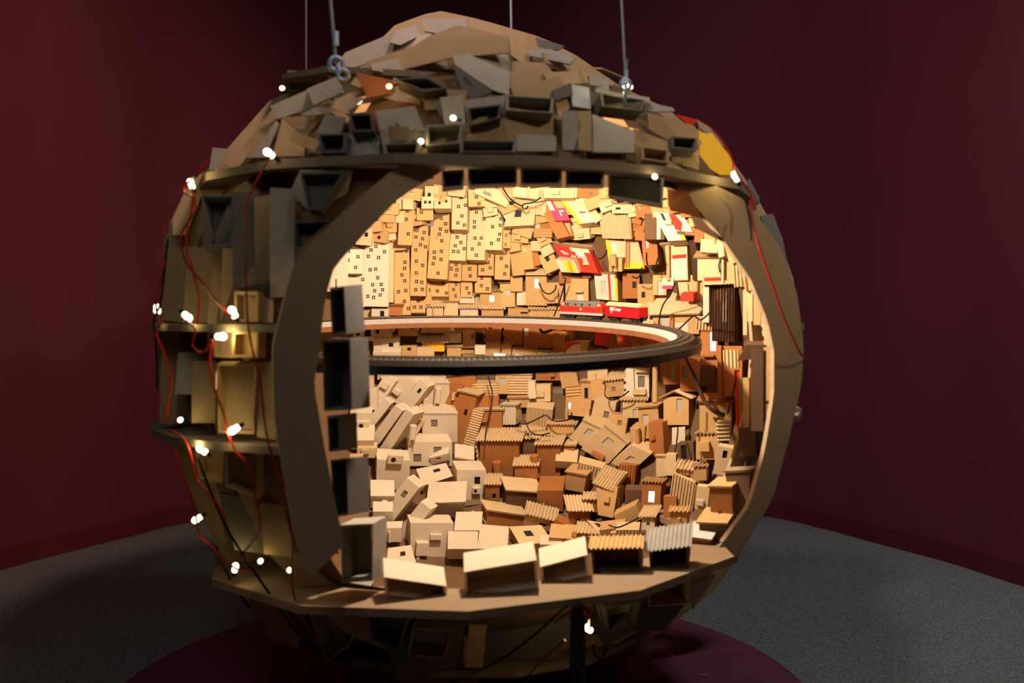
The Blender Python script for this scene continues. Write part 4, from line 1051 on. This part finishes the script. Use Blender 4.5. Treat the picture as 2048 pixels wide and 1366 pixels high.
for g, c_, dp_, lb in [
        ((792, 158, 856, 152, 892, 176, 846, 184), 'D', 40, 'dark open box on the crown, left of the big grey panel'),
        ((934, 216, 1004, 208, 1000, 236, 940, 252), 'D', 40, 'dark open box tucked against the opening rib top, right of its bulb'),
        ((1200, 186, 1290, 200, 1284, 222, 1204, 212), 'D', 36, 'long dark open box above the bright slits at the upper right'),
        ((698, 228, 744, 226, 748, 262, 702, 264), 'D', 36, 'square dark open box on the upper left of the dome'),
        ((636, 268, 692, 266, 690, 304, 640, 306), 'D', 36, 'dark open box on the upper hoop near the left bulb'),
        ((1342, 272, 1394, 276, 1394, 300, 1344, 296), 'D', 30, 'small dark open box left of the yellow lit corner'),
        ((1282, 292, 1338, 300, 1338, 326, 1284, 318), 'E', 30, 'brown open box on the upper hoop at the right'),
        ((404, 390, 466, 388, 464, 490, 405, 494), 'D', 40, 'dark open box under the upper hoop at the left flank'),
        ((588, 442, 662, 440, 600, 498, 590, 500), 'D', 40, 'black triangular open box above the opening left shoulder'),
        ((469, 583, 516, 583, 516, 644, 470, 644), 'E', 34, 'small lit open box standing on the second hoop, left flank'),
        ((466, 664, 516, 662, 515, 716, 464, 714), 'E', 34, 'lit open box hanging under the second hoop, left flank'),
        ((427, 664, 462, 662, 466, 716, 428, 714), 'E', 20, 'lit box wall behind the bulb under the second hoop'),
        ((434, 726, 512, 726, 508, 868, 436, 866), 'E', 26, 'pale open box with two light slits above the third hoop'),
        ((388, 886, 448, 890, 445, 968, 398, 960), 'E', 34, 'lit open box under the third hoop, first from the left'),
        ((450, 892, 514, 900, 516, 998, 452, 974), 'E', 26, 'brightly lit box under the third hoop, second from the left'),
        ((612, 1208, 730, 1192, 700, 1292, 652, 1326), 'G', 46, 'grey open box under the bottom hoop at the lower left'),
        ((735, 1215, 812, 1245, 800, 1300, 742, 1280), 'D', 40, 'dark open box under the bottom hoop below the white boxes'),
        ((825, 1255, 905, 1262, 890, 1318, 815, 1312), 'G', 40, 'second grey open box under the bottom hoop, near the middle'),
        ((1297, 1168, 1380, 1160, 1378, 1208, 1297, 1214), 'E', 46, 'brown open box under the bottom hoop at the lower right'),
        ((1208, 1216, 1284, 1200, 1272, 1252, 1216, 1266), 'D', 46, 'dark open box under the bottom hoop beside the red wire loops'),
        ((1012, 190, 1108, 196, 1106, 226, 1012, 220), 'G', 44, 'wide open box high on the front above the upper hoop'),
        ((766, 288, 840, 284, 836, 308, 768, 310), 'G', 40, 'low dark open box standing on the upper hoop, left of centre'),
        ((852, 250, 926, 247, 921, 286, 852, 292), 'G', 40, 'open box above the upper hoop beside the opening rib'),
        ((920, 280, 1034, 282, 1030, 304, 920, 304), 'G', 40, 'long flat open box lying on the upper hoop at the middle'),
        ((600, 345, 690, 343, 640, 420, 615, 420), 'D', 30, 'dark fan-shaped open box under the upper hoop')]:
    obox(g, c_, dp_, lb)

# ------------------------------------------------------------------ the model railway
T0 = V((-0.142, 2.44, 0.868)); TR_ = 0.556; TILT = R(4.2)
track = tag(empty('railway_track', T0), 'ring of model railway track floating level across the inside of the globe', 'model railway')
track.rotation_euler = (TILT, 0, 0)
TM = Matrix.Translation(T0) @ Matrix.Rotation(TILT, 4, 'X')


def ringprof(prof, seg=96):
    mb = MB(); m_ = len(prof)
    for i in range(seg):
        t = 2 * math.pi * i / seg
        mb.v += [((TR_ + a) * math.sin(t), (TR_ + a) * math.cos(t), z) for a, z in prof]
    mb.f = [(i * m_ + j, ((i + 1) % seg) * m_ + j, ((i + 1) % seg) * m_ + (j + 1) % m_, i * m_ + (j + 1) % m_) for i in range(seg) for j in range(m_)]
    return mb


ringprof([(-.036, -.028), (-.036, -.014), (.036, -.014), (.036, -.028)]).build('plywood_ring', 'ply', track)
ringprof([(-.034, -.014), (-.022, -.001), (-.018, -.001), (-.018, -.014)]).build('bed_shoulder', 'bed_lit', track)  # inner slope coloured pale to show it lit
ringprof([(-.018, -.014), (-.018, -.001), (.022, -.001), (.034, -.014)]).build('track_bed', 'bed_shaded', track)  # same bed in a darker colour for its shaded top and outside
ringprof([(.0362, -.028), (.0362, -.010), (.039, -.010), (.039, -.028)]).build('edge_shade', 'wire_black', track)  # black band added for the shade on the ring's outer side
for a in (-.0085, .0085):
    ringprof([(a - .001, .0012), (a - .001, .0038), (a + .001, .0038), (a + .001, .0012)], 120).build('rail', 'rail', track)
mb = MB(); NT = 320
for i in range(NT):
    t = 2 * math.pi * i / NT; rd = V((math.sin(t), math.cos(t), 0)); tg = V((math.cos(t), -math.sin(t), 0)); c0 = rd * TR_
    q = [c0 + rd * -.015 + tg * -.002, c0 + rd * .015 + tg * -.002, c0 + rd * .015 + tg * .002, c0 + rd * -.015 + tg * .002]
    mb.hexa([p + V((0, 0, .0013)) for p in q], [p + V((0, 0, -.0012)) for p in q])
o = mb.build('sleepers', 'tie', track); o['kind'] = 'stuff'
sp = MB(); Mi = TM.inverted()
sp.cyl(Mi @ on_plane(1310, 735, hit(1310, 735, .60), V((0, 1, 0))), Mi @ on_plane(1310, 806, hit(1310, 806, .60), V((0, 1, 0))), .0075, n=8); sp.build('support_post', 'T', track)
for a in range(0, 360, 24):                                 # little screws along the ring edge are too small; support brackets under it
    t = R(a + 8); sp = MB(); p = V(((TR_) * math.sin(t), TR_ * math.cos(t), -.028)); sp.box(p.x - .006, p.x + .006, p.y - .006, p.y + .006, p.z - .006, p.z); sp.build('bracket', 'ply', track)


def vehicle(name, adeg, label):
    t = R(adeg); p = TM @ V((TR_ * math.sin(t), TR_ * math.cos(t), .0038))
    ex = (TM.to_3x3() @ V((math.cos(t), -math.sin(t), 0))).normalized(); ez = (TM.to_3x3() @ V((0, 0, 1))).normalized()
    o = empty(name, p, Matrix((ex, ez.cross(ex), ez)).transposed())
    return tag(o, label, name.split('_')[-1])


def trucks(root, xs, n):
    for x in xs:
        b = MB(); b.box(x - .020, x + .020, -.011, .011, .006, .013); bo = b.build('bogie', 'chassis', root)
        for k in range(n):
            wx = x + (k - (n - 1) / 2) * .016
            b = MB()
            for y in (-.0095, .0075): b.cyl((wx, y, .0055), (wx, y + .002, .0055), .0055, n=12)
            b.cyl((wx, -.0095, .0055), (wx, .0095, .0055), .0012, n=6); b.build('wheelset', 'chassis', bo)


lo = vehicle('diesel_locomotive', 38.8, 'red and grey model diesel locomotive leading on the railway ring'); lo['category'] = 'model locomotive'
L2 = .074; HW = .0165
b = MB(); b.box(-L2, L2, -HW, HW, .012, .019); b.build('frame', 'light_grey', lo)
b = MB(); b.prism([(-L2, -HW, .019), (L2, -HW, .019), (L2, -HW, .036), (-L2, -HW, .036)], (0, 2 * HW, 0)); body = b.build('body', 'loco_red', lo)
b = MB()
b.prism([(-L2 + .008, -HW, .036), (L2 - .020, -HW, .036), (L2 - .022, -HW * .96, .046), (-L2 + .012, -HW * .96, .046)], (0, 2 * HW * .98, 0))
b.prism([(-L2 + .012, -HW * .9, .046), (L2 - .010, -HW * .9, .046), (L2 - .014, -HW * .6, .051), (-L2 + .018, -HW * .6, .051)], (0, 2 * HW * .75, 0)); b.build('roof', 'loco_grey', lo)
for sx in (1, -1):
    b = MB(); x0 = L2 * sx; b.prism([(x0 - .020 * sx, -HW * .98, .036), (x0, -HW * .98, .036), (x0 - .006 * sx, -HW * .94, .047), (x0 - .020 * sx, -HW * .94, .047)], (0, 2 * HW * .96, 0)); cb = b.build('cab', 'loco_red', lo)
    for k in range(2):
        b = MB(); xx = x0 - (.009 + .006 * k) * sx; b.box(xx - .002, xx + .002, -HW - .0004, -HW + .001, .0385, .0445); b.build('window', 'cream', cb)
for k, xx in enumerate((-.055, -.045, -.018, .004, .03)):
    b = MB(); b.box(xx - .0025, xx + .0025, -HW - .0004, -HW + .001, .0385, .0445); b.build('window', 'chassis', lo)
b = MB(); b.box(-.003, .003, -HW - .0003, -HW, .026, .0315); b.build('emblem', 'letter', lo)
for yy in (-.01, .01):
    b = MB(); b.cyl((L2, yy, .0155), (L2 + .004, yy, .0155), .003, n=8); b.build('buffer', 'chassis', lo)
trucks(lo, (-.045, .045), 2)
b = MB(); b.box(-.016, .016, -.012, .012, .006, .012); b.build('fuel_tank', 'chassis', lo)
wa = vehicle('freight_wagon', 55.2, 'red model freight wagon with cream roof and white lettering on the ring'); wa['category'] = 'model wagon'
L3 = .070
b = MB(); b.box(-L3, L3, -HW, HW, .013, .043); b.build('body', 'wagon_red', wa)
for k in range(12):
    xx = -L3 + .004 + k * (2 * L3 - .008) / 11; b = MB(); b.box(xx - .0009, xx + .0009, -HW - .0012, -HW, .014, .042); b.build('rib', 'wagon_red', wa)
b = MB()
arc = [(-L3 + .001, -HW * math.cos(t), .043 + .010 * math.sin(t)) for t in [math.pi * i / 8 for i in range(9)]]
b.prism(arc, (2 * L3 - .002, 0, 0)); b.build('roof', 'cream', wa)
b = MB(); b.box(-.066, .066, -.012, .012, .010, .013); b.build('chassis', 'chassis', wa)
trucks(wa, (-.045, .045), 2)
for yy in (-.01, .01):
    b = MB(); b.cyl((L3, yy, .0155), (L3 + .005, yy, .0155), .003, n=8); b.build('buffer', 'chassis', wa)
b = MB(); b.box(L3, L3 + .010, -.003, .003, .008, .016); b.build('coupling', 'chassis', wa)
for body, xx, sz in (('DB', -.041, .0085), ('Cargo', -.017, .0115)):
    cu = bpy.data.curves.new('lettering', 'FONT'); cu.body = body; cu.size = sz; cu.align_x = 'CENTER'; cu.align_y = 'CENTER'; cu.extrude = .0002; cu.offset = .0002
    o = bpy.data.objects.new('lettering', cu); COL.objects.link(o); cu.materials.append(MATS['letter']); o.parent = wa
    o.location = (xx, -HW - .0015, .034); o.rotation_euler = (math.pi / 2, 0, 0)
b = MB()
for x0, x1, z0, z1 in ((-.0485, -.0335, .0382, .039), (-.0485, -.0335, .029, .0298), (-.0485, -.0477, .029, .039), (-.0343, -.0335, .029, .039)): b.box(x0, x1, -HW - .0016, -HW - .0012, z0, z1)
b.build('lettering_frame', 'letter', wa)
b = MB(); b.box(-.045, -.037, -HW - .0015, -HW - .0012, .0255, .0268); b.box(-.045, -.041, -HW - .0015, -HW - .0012, .022, .0232); b.build('small_print', 'letter', wa)

# ------------------------------------------------------------------ hanging cables
def strand(name, label, pts, r, mat, fit=None):
    base = V(pts[-1]); root = tag(empty(name, base), label, 'cable', 'cables the globe hangs from')
    mb = MB(); mb.tube([V(p) - base for p in pts], r, n=6, sub=4); mb.build('wire', mat, root)
    return root, base


def up_to(p, top):                # straight line to the ceiling through a second pixel point
    d = (top - p); return p + d * ((HC - p.z) / d.z)


p0 = hit(612, 118, .77, True); p1 = on_plane(612, 0, p0, V((0, 1, 0)))
strand('hanging_cable', 'thin twisted steel cable at the far left, reaching behind the globe', [up_to(p0, p1), p0 + V((0, 0, -.06))], .0016, 'cable')
p0 = hit(672, 128, .80, False); p1 = on_plane(661, 0, p0, V((0, 1, 0)))
rt, b0 = strand('hanging_cable', 'grey steel cable ending in a blue-grey double eye shackle at left', [up_to(p0, p1), p0], .0036, 'cable')
mb = MB(); mb.cyl((0, 0, .035), (0, 0, .062), .0058, n=8); mb.build('ferrule', 'steel', rt)
ddir = raydir(672, 130)
q2 = on_plane(686, 150, p0, V((0, 1, 0))) - b0
mb = MB(); mb.torus((0, 0, 0), .0125, .0048, -ddir); mb.build('eye_ring', 'steel', rt, True)
mb = MB(); mb.torus(q2, .0100, .0044, -ddir); mb.build('eye_ring', 'steel', rt, True)
mb = MB(); mb.tube([V((.004, 0, -.006)), q2 * .5, q2 - V((.004, 0, -.006))], .005, n=8); mb.build('shackle_link', 'steel', rt, True)
p0 = hit(1023, 66, .80, True); p0 = C + V((0.0, .05, .80)); p0 = on_plane(1023, 64, p0, V((0, 1, 0))); p1 = on_plane(1022, 0, p0, V((0, 1, 0)))
strand('hanging_cable', 'pale straight cable rising from the top middle of the globe', [up_to(p0, p1), p0 + V((0, 0, -.03))], .0036, 'cable')
p0 = on_plane(1251, 150, hit(1251, 165, .79, False), V((0, 1, 0))); p1 = on_plane(1243, 0, p0, V((0, 1, 0)))
rt, b0 = strand('hanging_cable', 'twisted steel cable with a knotted loop and eye bolt at right', [up_to(p0, p1), p0], .0026, 'cable')
q = on_plane(1251, 170, p0, V((0, 1, 0))) - b0
mb = MB(); mb.torus(q, .0100, .0036, -ddir); mb.build('eye_ring', 'steel', rt, True)
mb = MB(); mb.tube([V((0, 0, 0)), q * .5 + V((-.006, 0, 0)), q + V((-.011, 0, 0)), q + V((0, 0, -.010)), q + V((.011, 0, 0)), q * .5 + V((.007, 0, 0)), V((.001, 0, 0)), V((.004, 0, .03))], .0016, n=5); mb.build('wire_loop', 'cable', rt)
mb = MB(); mb.cyl((.001, 0, -.004), (.001, 0, .010), .0042, n=8); mb.build('ferrule', 'steel', rt)
mb = MB(); mb.cyl(q, q + V((.004, .05, -.03)), .004, n=8); mb.build('bolt', 'steel', rt)

# ------------------------------------------------------------------ fairy bulbs with their light
BULBS = [(383, 370, 1, 'under the left end of the upper hoop'), (540, 308, 1, 'standing on the upper hoop at left'), (568, 176, 0, 'under the small top hoop at upper left'),
         (314, 617, 1, 'at the outer left end of the second hoop'), (373, 632, 1, 'on the second hoop, second from its left end'), (467, 627, 1, 'on the second hoop, third from its left end'),
         (440, 673, 1, 'under the second hoop in front of the lit box'), (358, 842, 0, 'on the third hoop, first from its left end'), (470, 858, 1, 'on the third hoop, second from its left end'),
         (406, 901, 1, 'hanging under the third hoop at left'), (396, 1037, 1, 'at the outer left edge below the third hoop'), (470, 1137, 1, 'under the bottom hoop, leftmost'),
         (519, 1125, 0, 'on the bottom hoop at left, beside its wire tangle'), (580, 1141, 0, 'on the bottom hoop in front of the opening rib'), (1472, 355, 1, 'at the right end of the upper hoop'),
         (1256, 175, 1, 'beside the eye bolt at upper right'), (1177, 1258, 1, 'beside the red wire loops at the bottom'), (838, 283, 0, 'glinting low in a box above the upper hoop'),
         (910, 237, 0, 'glinting beside the opening rib near the top'), (782, 172, 0, 'in the orange-lit box near the top left'), (1312, 356, 0, 'inside the large box under the upper hoop')]
for k, (x, y, big, where) in enumerate(BULBS):
    p = hit(x, y, .775 if k not in (19, 20, 17, 18) else .745, False); d = raydir(x, y)
    root = tag(empty('fairy_light', p), ('bright ' if big else 'small glowing ') + 'fairy bulb ' + where, 'light', 'fairy lights on the globe')
    rr = .0072 if big else .0048
    ax = V((random.uniform(-1, 1), -.2, random.uniform(-.6, .9))).normalized()
    mb = MB(); rot = ax.to_track_quat('Z', 'Y').to_matrix(); mb.sphere(ax * rr * .75, rr, 12, 8, (1, 1, 1.1), rot)
    if big: mb.sphere(-ax * rr * .55 , rr * .85, 10, 7, (1, 1, 1), rot)
    mb.build('glass_bulb', 'bulb' if k not in (2, 19) else 'bulb_warm', root, True)
    mb = MB(); mb.cyl(-ax * rr * 1.2, -ax * rr * 2.6, rr * .55, n=8); mb.build('socket', 'cap', root)
    outw = (p - C).normalized()
    lp = bpy.data.lights.new('bulb_light', 'POINT'); lp.energy = .06 if big else .015; lp.color = (1, .79, .30); lp.shadow_soft_size = .008
    if k == 19: lp.energy = .07; lp.color = (1, .5, .15)
    if k == 14: lp.energy = .2
    if k in (6, 8, 9, 0, 16): lp.energy = .17
    lo_ = bpy.data.objects.new('bulb_light', lp); COL.objects.link(lo_); lo_.parent = root; lo_.location = (-d) * .004 + ax * rr * 2.1

# ------------------------------------------------------------------ wires


def wire(pts, mat, r, label, rad=.785, far=False, name='red_wire'):
    P = [hit(x, y, rad, far) for x, y in pts]; base = P[0]
    mb = MB(); mb.tube([p - base for p in P], r, n=5, sub=5); o = mb.build(name, mat); o.location = base
    return tag(o, label, 'wire', name.replace('_', ' ') + 's on the globe')


WR = [([(415, 320), (395, 350), (378, 362), (368, 385), (385, 400), (372, 480), (385, 540), (398, 600), (394, 650)], 'orange-red wire down the left flank from the upper hoop bulb'),
      ([(383, 375), (390, 420), (362, 470), (370, 520), (400, 560), (440, 610), (465, 632)], 'orange-red wire crossing from the upper hoop to the second hoop'),
      ([(540, 312), (520, 350), (495, 400), (490, 470), (492, 560), (495, 640), (505, 700), (520, 760), (530, 850), (545, 920)], 'long red wire down the left flank beside the opening rib'),
      ([(330, 520), (318, 580), (312, 620), (325, 640), (312, 665), (325, 700), (342, 760), (335, 810), (330, 840)], 'red wire along the outermost left edge above the third hoop'),
      ([(372, 640), (390, 660), (385, 690), (405, 705), (425, 680), (420, 720), (430, 780), (445, 820), (455, 855)], 'bright orange wire looping below the second hoop'),
      ([(340, 860), (370, 880), (385, 920), (395, 960), (430, 1000), (450, 1040)], 'red wire hanging from the third hoop left end'),
      ([(352, 900), (365, 950), (385, 1000), (392, 1035), (400, 1070), (430, 1100), (468, 1135), (510, 1150)], 'red wire along the lower left edge to the bottom hoop'),
      ([(455, 860), (470, 900), (495, 930), (510, 990), (520, 1050), (500, 1090), (480, 1110)], 'dark red wire in front of the lit boxes under the third hoop'),
      ([(545, 925), (560, 960), (578, 1020), (585, 1090), (583, 1140), (590, 1200), (620, 1260), (660, 1320), (690, 1366)], 'red wire down the opening rib and under the globe'),
      ([(1392, 240), (1430, 265), (1460, 310), (1475, 350), (1500, 385), (1512, 420), (1505, 400)], 'bright red wire over the right shoulder to the upper hoop'),
      ([(1500, 400), (1505, 440), (1520, 500), (1545, 570), (1570, 640), (1600, 705), (1618, 722)], 'red wire down the right opening rib'),
      ([(1110, 1245), (1135, 1225), (1155, 1212), (1170, 1220), (1172, 1245), (1160, 1255), (1152, 1240), (1165, 1222), (1178, 1230), (1180, 1260)], 'bright red wire loops tied under the bottom hoop'),
      ([(1130, 1280), (1095, 1310), (1070, 1335), (1050, 1366)], 'dark red wire trailing down from the loops at the bottom')]
for pts, lb in WR: wire(pts, 'wire_red', .0022, lb)
WB = [([(335, 480), (322, 600), (308, 640), (313, 700), (315, 780)], 'black wire down the outermost left edge'), ([(395, 915), (420, 980), (450, 1050), (480, 1100), (520, 1160), (575, 1240), (600, 1270)], 'black cable slanting across the lower left flank'),
      ([(420, 1090), (445, 1130), (480, 1190), (500, 1215)], 'black wire at the lower left edge below the hoop'), ([(600, 1285), (640, 1310), (680, 1320), (720, 1318)], 'black wire drooping under the globe at left'),
      ([(900, 1366), (1000, 1320), (1080, 1260), (1130, 1215), (1160, 1208), (1180, 1225)], 'thick black cable bundle rising to the red loops'), ([(1185, 1285), (1190, 1310), (1205, 1318), (1212, 1295)], 'small black wire loop hanging beside the bottom bulb'),
      ([(1490, 395), (1500, 440), (1502, 480)], 'thin black wire at the top of the right opening rib')]
for pts, lb in WB: wire(pts, 'wire_black', .0026, lb, name='black_wire')
mb = MB(); p = hit(1156, 1216, .785, False); b0 = V((p.x, p.y, .004))
for dx in (-.007, .007): mb.tube([V((dx * .5, .02, p.z - .004)), V((dx, 0, p.z - .03)), V((dx * 1.1, .004, p.z * .6)), V((dx * .8, -.002, p.z * .3)), V((dx, 0, 0.006))], .0072, n=8)
mb.box(-.012, .012, -.009, .009, .10, .125)
o = mb.build('power_cable', 'wire_black'); o.location = b0; tag(o, 'thick black power cable dropping from the globe bottom to the floor', 'cable')
WI = [([(1005, 375), (1018, 395), (1035, 408), (1045, 412)], 'black wire hanging in from the opening top'), ([(1082, 395), (1065, 405), (1048, 408), (1045, 415), (1052, 418), (1056, 412)], 'black wire curled over the square flap'),
      ([(1186, 500), (1190, 512), (1200, 518), (1210, 510), (1214, 500)], 'black wire sagging from the red house to the yellow one'), ([(1264, 553), (1275, 556), (1282, 545), (1284, 535)], 'short black wire beside the white striped house'),
      ([(1078, 565), (1086, 582), (1098, 588), (1110, 580), (1112, 570)], 'black wire sagging beside the hip-roofed house'), ([(1132, 556), (1120, 600), (1108, 632)], 'straight black wire down to the railway left of the locomotive'),
      ([(1350, 566), (1340, 590), (1326, 610), (1318, 640), (1320, 662)], 'black wire down the slant-roofed house'), ([(1352, 664), (1372, 645), (1388, 632), (1400, 640), (1415, 630), (1425, 618)], 'black wire between the slant-roofed and scorched houses'),
      ([(1293, 505), (1295, 530), (1308, 538), (1316, 515)], 'black wire looping beside the garage-door house'), ([(1440, 545), (1438, 530), (1442, 515)], 'short black wire above the scorched house'),
      ([(1212, 770), (1210, 790), (1225, 800), (1245, 792), (1258, 782)], 'black wire loop around the shack below the railway'), ([(976, 752), (985, 790), (980, 820), (972, 860), (970, 890)], 'black wire down to the big orange house'),
      ([(1050, 840), (1060, 862), (1078, 870), (1100, 866)], 'black wire lying on the ribbed roofs'), ([(1032, 838), (1050, 848), (1090, 830)], 'short black wire crossing the ribbed roofs'),
      ([(1092, 830), (1110, 842), (1140, 838), (1143, 825)], 'black wire sagging under the small lit window'), ([(1356, 855), (1354, 880), (1350, 905)], 'black wire below the gabled house'),
      ([(1395, 800), (1385, 840), (1375, 880)], 'black wire beside the gabled house right wall'), ([(1218, 1050), (1235, 1055), (1260, 1045), (1278, 1035)], 'black wire across the hatch roofs at lower right'),
      ([(1455, 828), (1462, 800), (1470, 770), (1472, 740)], 'black wire rising from the cable end at right')]
for pts, lb in WI: wire(pts, 'wire_black', .0021, lb, rad=.585, far=True, name='black_wire')
wire([(1372, 716), (1390, 755), (1405, 795), (1425, 820), (1450, 830)], 'wire_brown', .0055, 'thick brown cable from the railway right end to the wide tan house', rad=.57, far=True, name='brown_cable')
wire([(1008, 650), (1004, 665), (1002, 690), (1008, 672)], 'wire_black', .003, 'thick black wire stub seen below the far rail', rad=.6, far=True, name='black_wire')
wire([(1078, 655), (1085, 664), (1098, 662), (1112, 655)], 'wire_brown', .0045, 'bent brown cable stub under the far rail', rad=.6, far=True, name='brown_cable')

bpy.context.view_layer.update()
dg = bpy.context.evaluated_depsgraph_get()
for o in [o for o in bpy.data.objects if o.type == 'FONT']:
    me = bpy.data.meshes.new_from_object(o.evaluated_get(dg)); me.materials.clear(); me.materials.append(o.data.materials[0])
    k = bpy.data.objects.new('lettering', me); COL.objects.link(k); k.parent = o.parent; k.matrix_basis = o.matrix_basis.copy()
    bpy.data.objects.remove(o)
# ------------------------------------------------------------------ labels: every house is told apart by its nearest landmark
LMS = [(px, s) for (o, px, ds, s, fixed, nr, q_) in HOUSES if s] + [((1163, 628), 'locomotive'), ((1247, 632), 'freight wagon')]
SECT = ['right of', 'above-right of', 'above', 'above-left of', 'left of', 'below-left of', 'below', 'below-right of']
NUM = ['', 'second ', 'third ', 'fourth ', 'fifth ', 'sixth ', 'seventh ', 'eighth ', 'ninth ', 'tenth ']
pool = [h for h in HOUSES if not h[5]]
table = {}
for li, (lp, ls) in enumerate(LMS):
    sec = {}
    for h in pool:
        if h[3] == ls: continue
        dx, dy = h[1][0] - lp[0], lp[1] - h[1][1]
        k = int(((math.degrees(math.atan2(dy, dx)) + 22.5) % 360) // 45)
        sec.setdefault(k, []).append((math.hypot(dx, dy), h))
    for k, lst in sec.items():
        lst.sort(key=lambda t: t[0])
        for rank, (dist, h) in enumerate(lst[:10]):
            table.setdefault(h[0].name, []).append((rank + dist / 130.0, rank, k, ls))
for h in pool:
    if h[4]: continue
    best = min(table.get(h[0].name, [(9, 0, 0, 'globe')]))
    num = NUM[best[1]]
    h[0]['label'] = f"{h[2]}, {num or 'first '}{SECT[best[2]]} the {best[3]}"
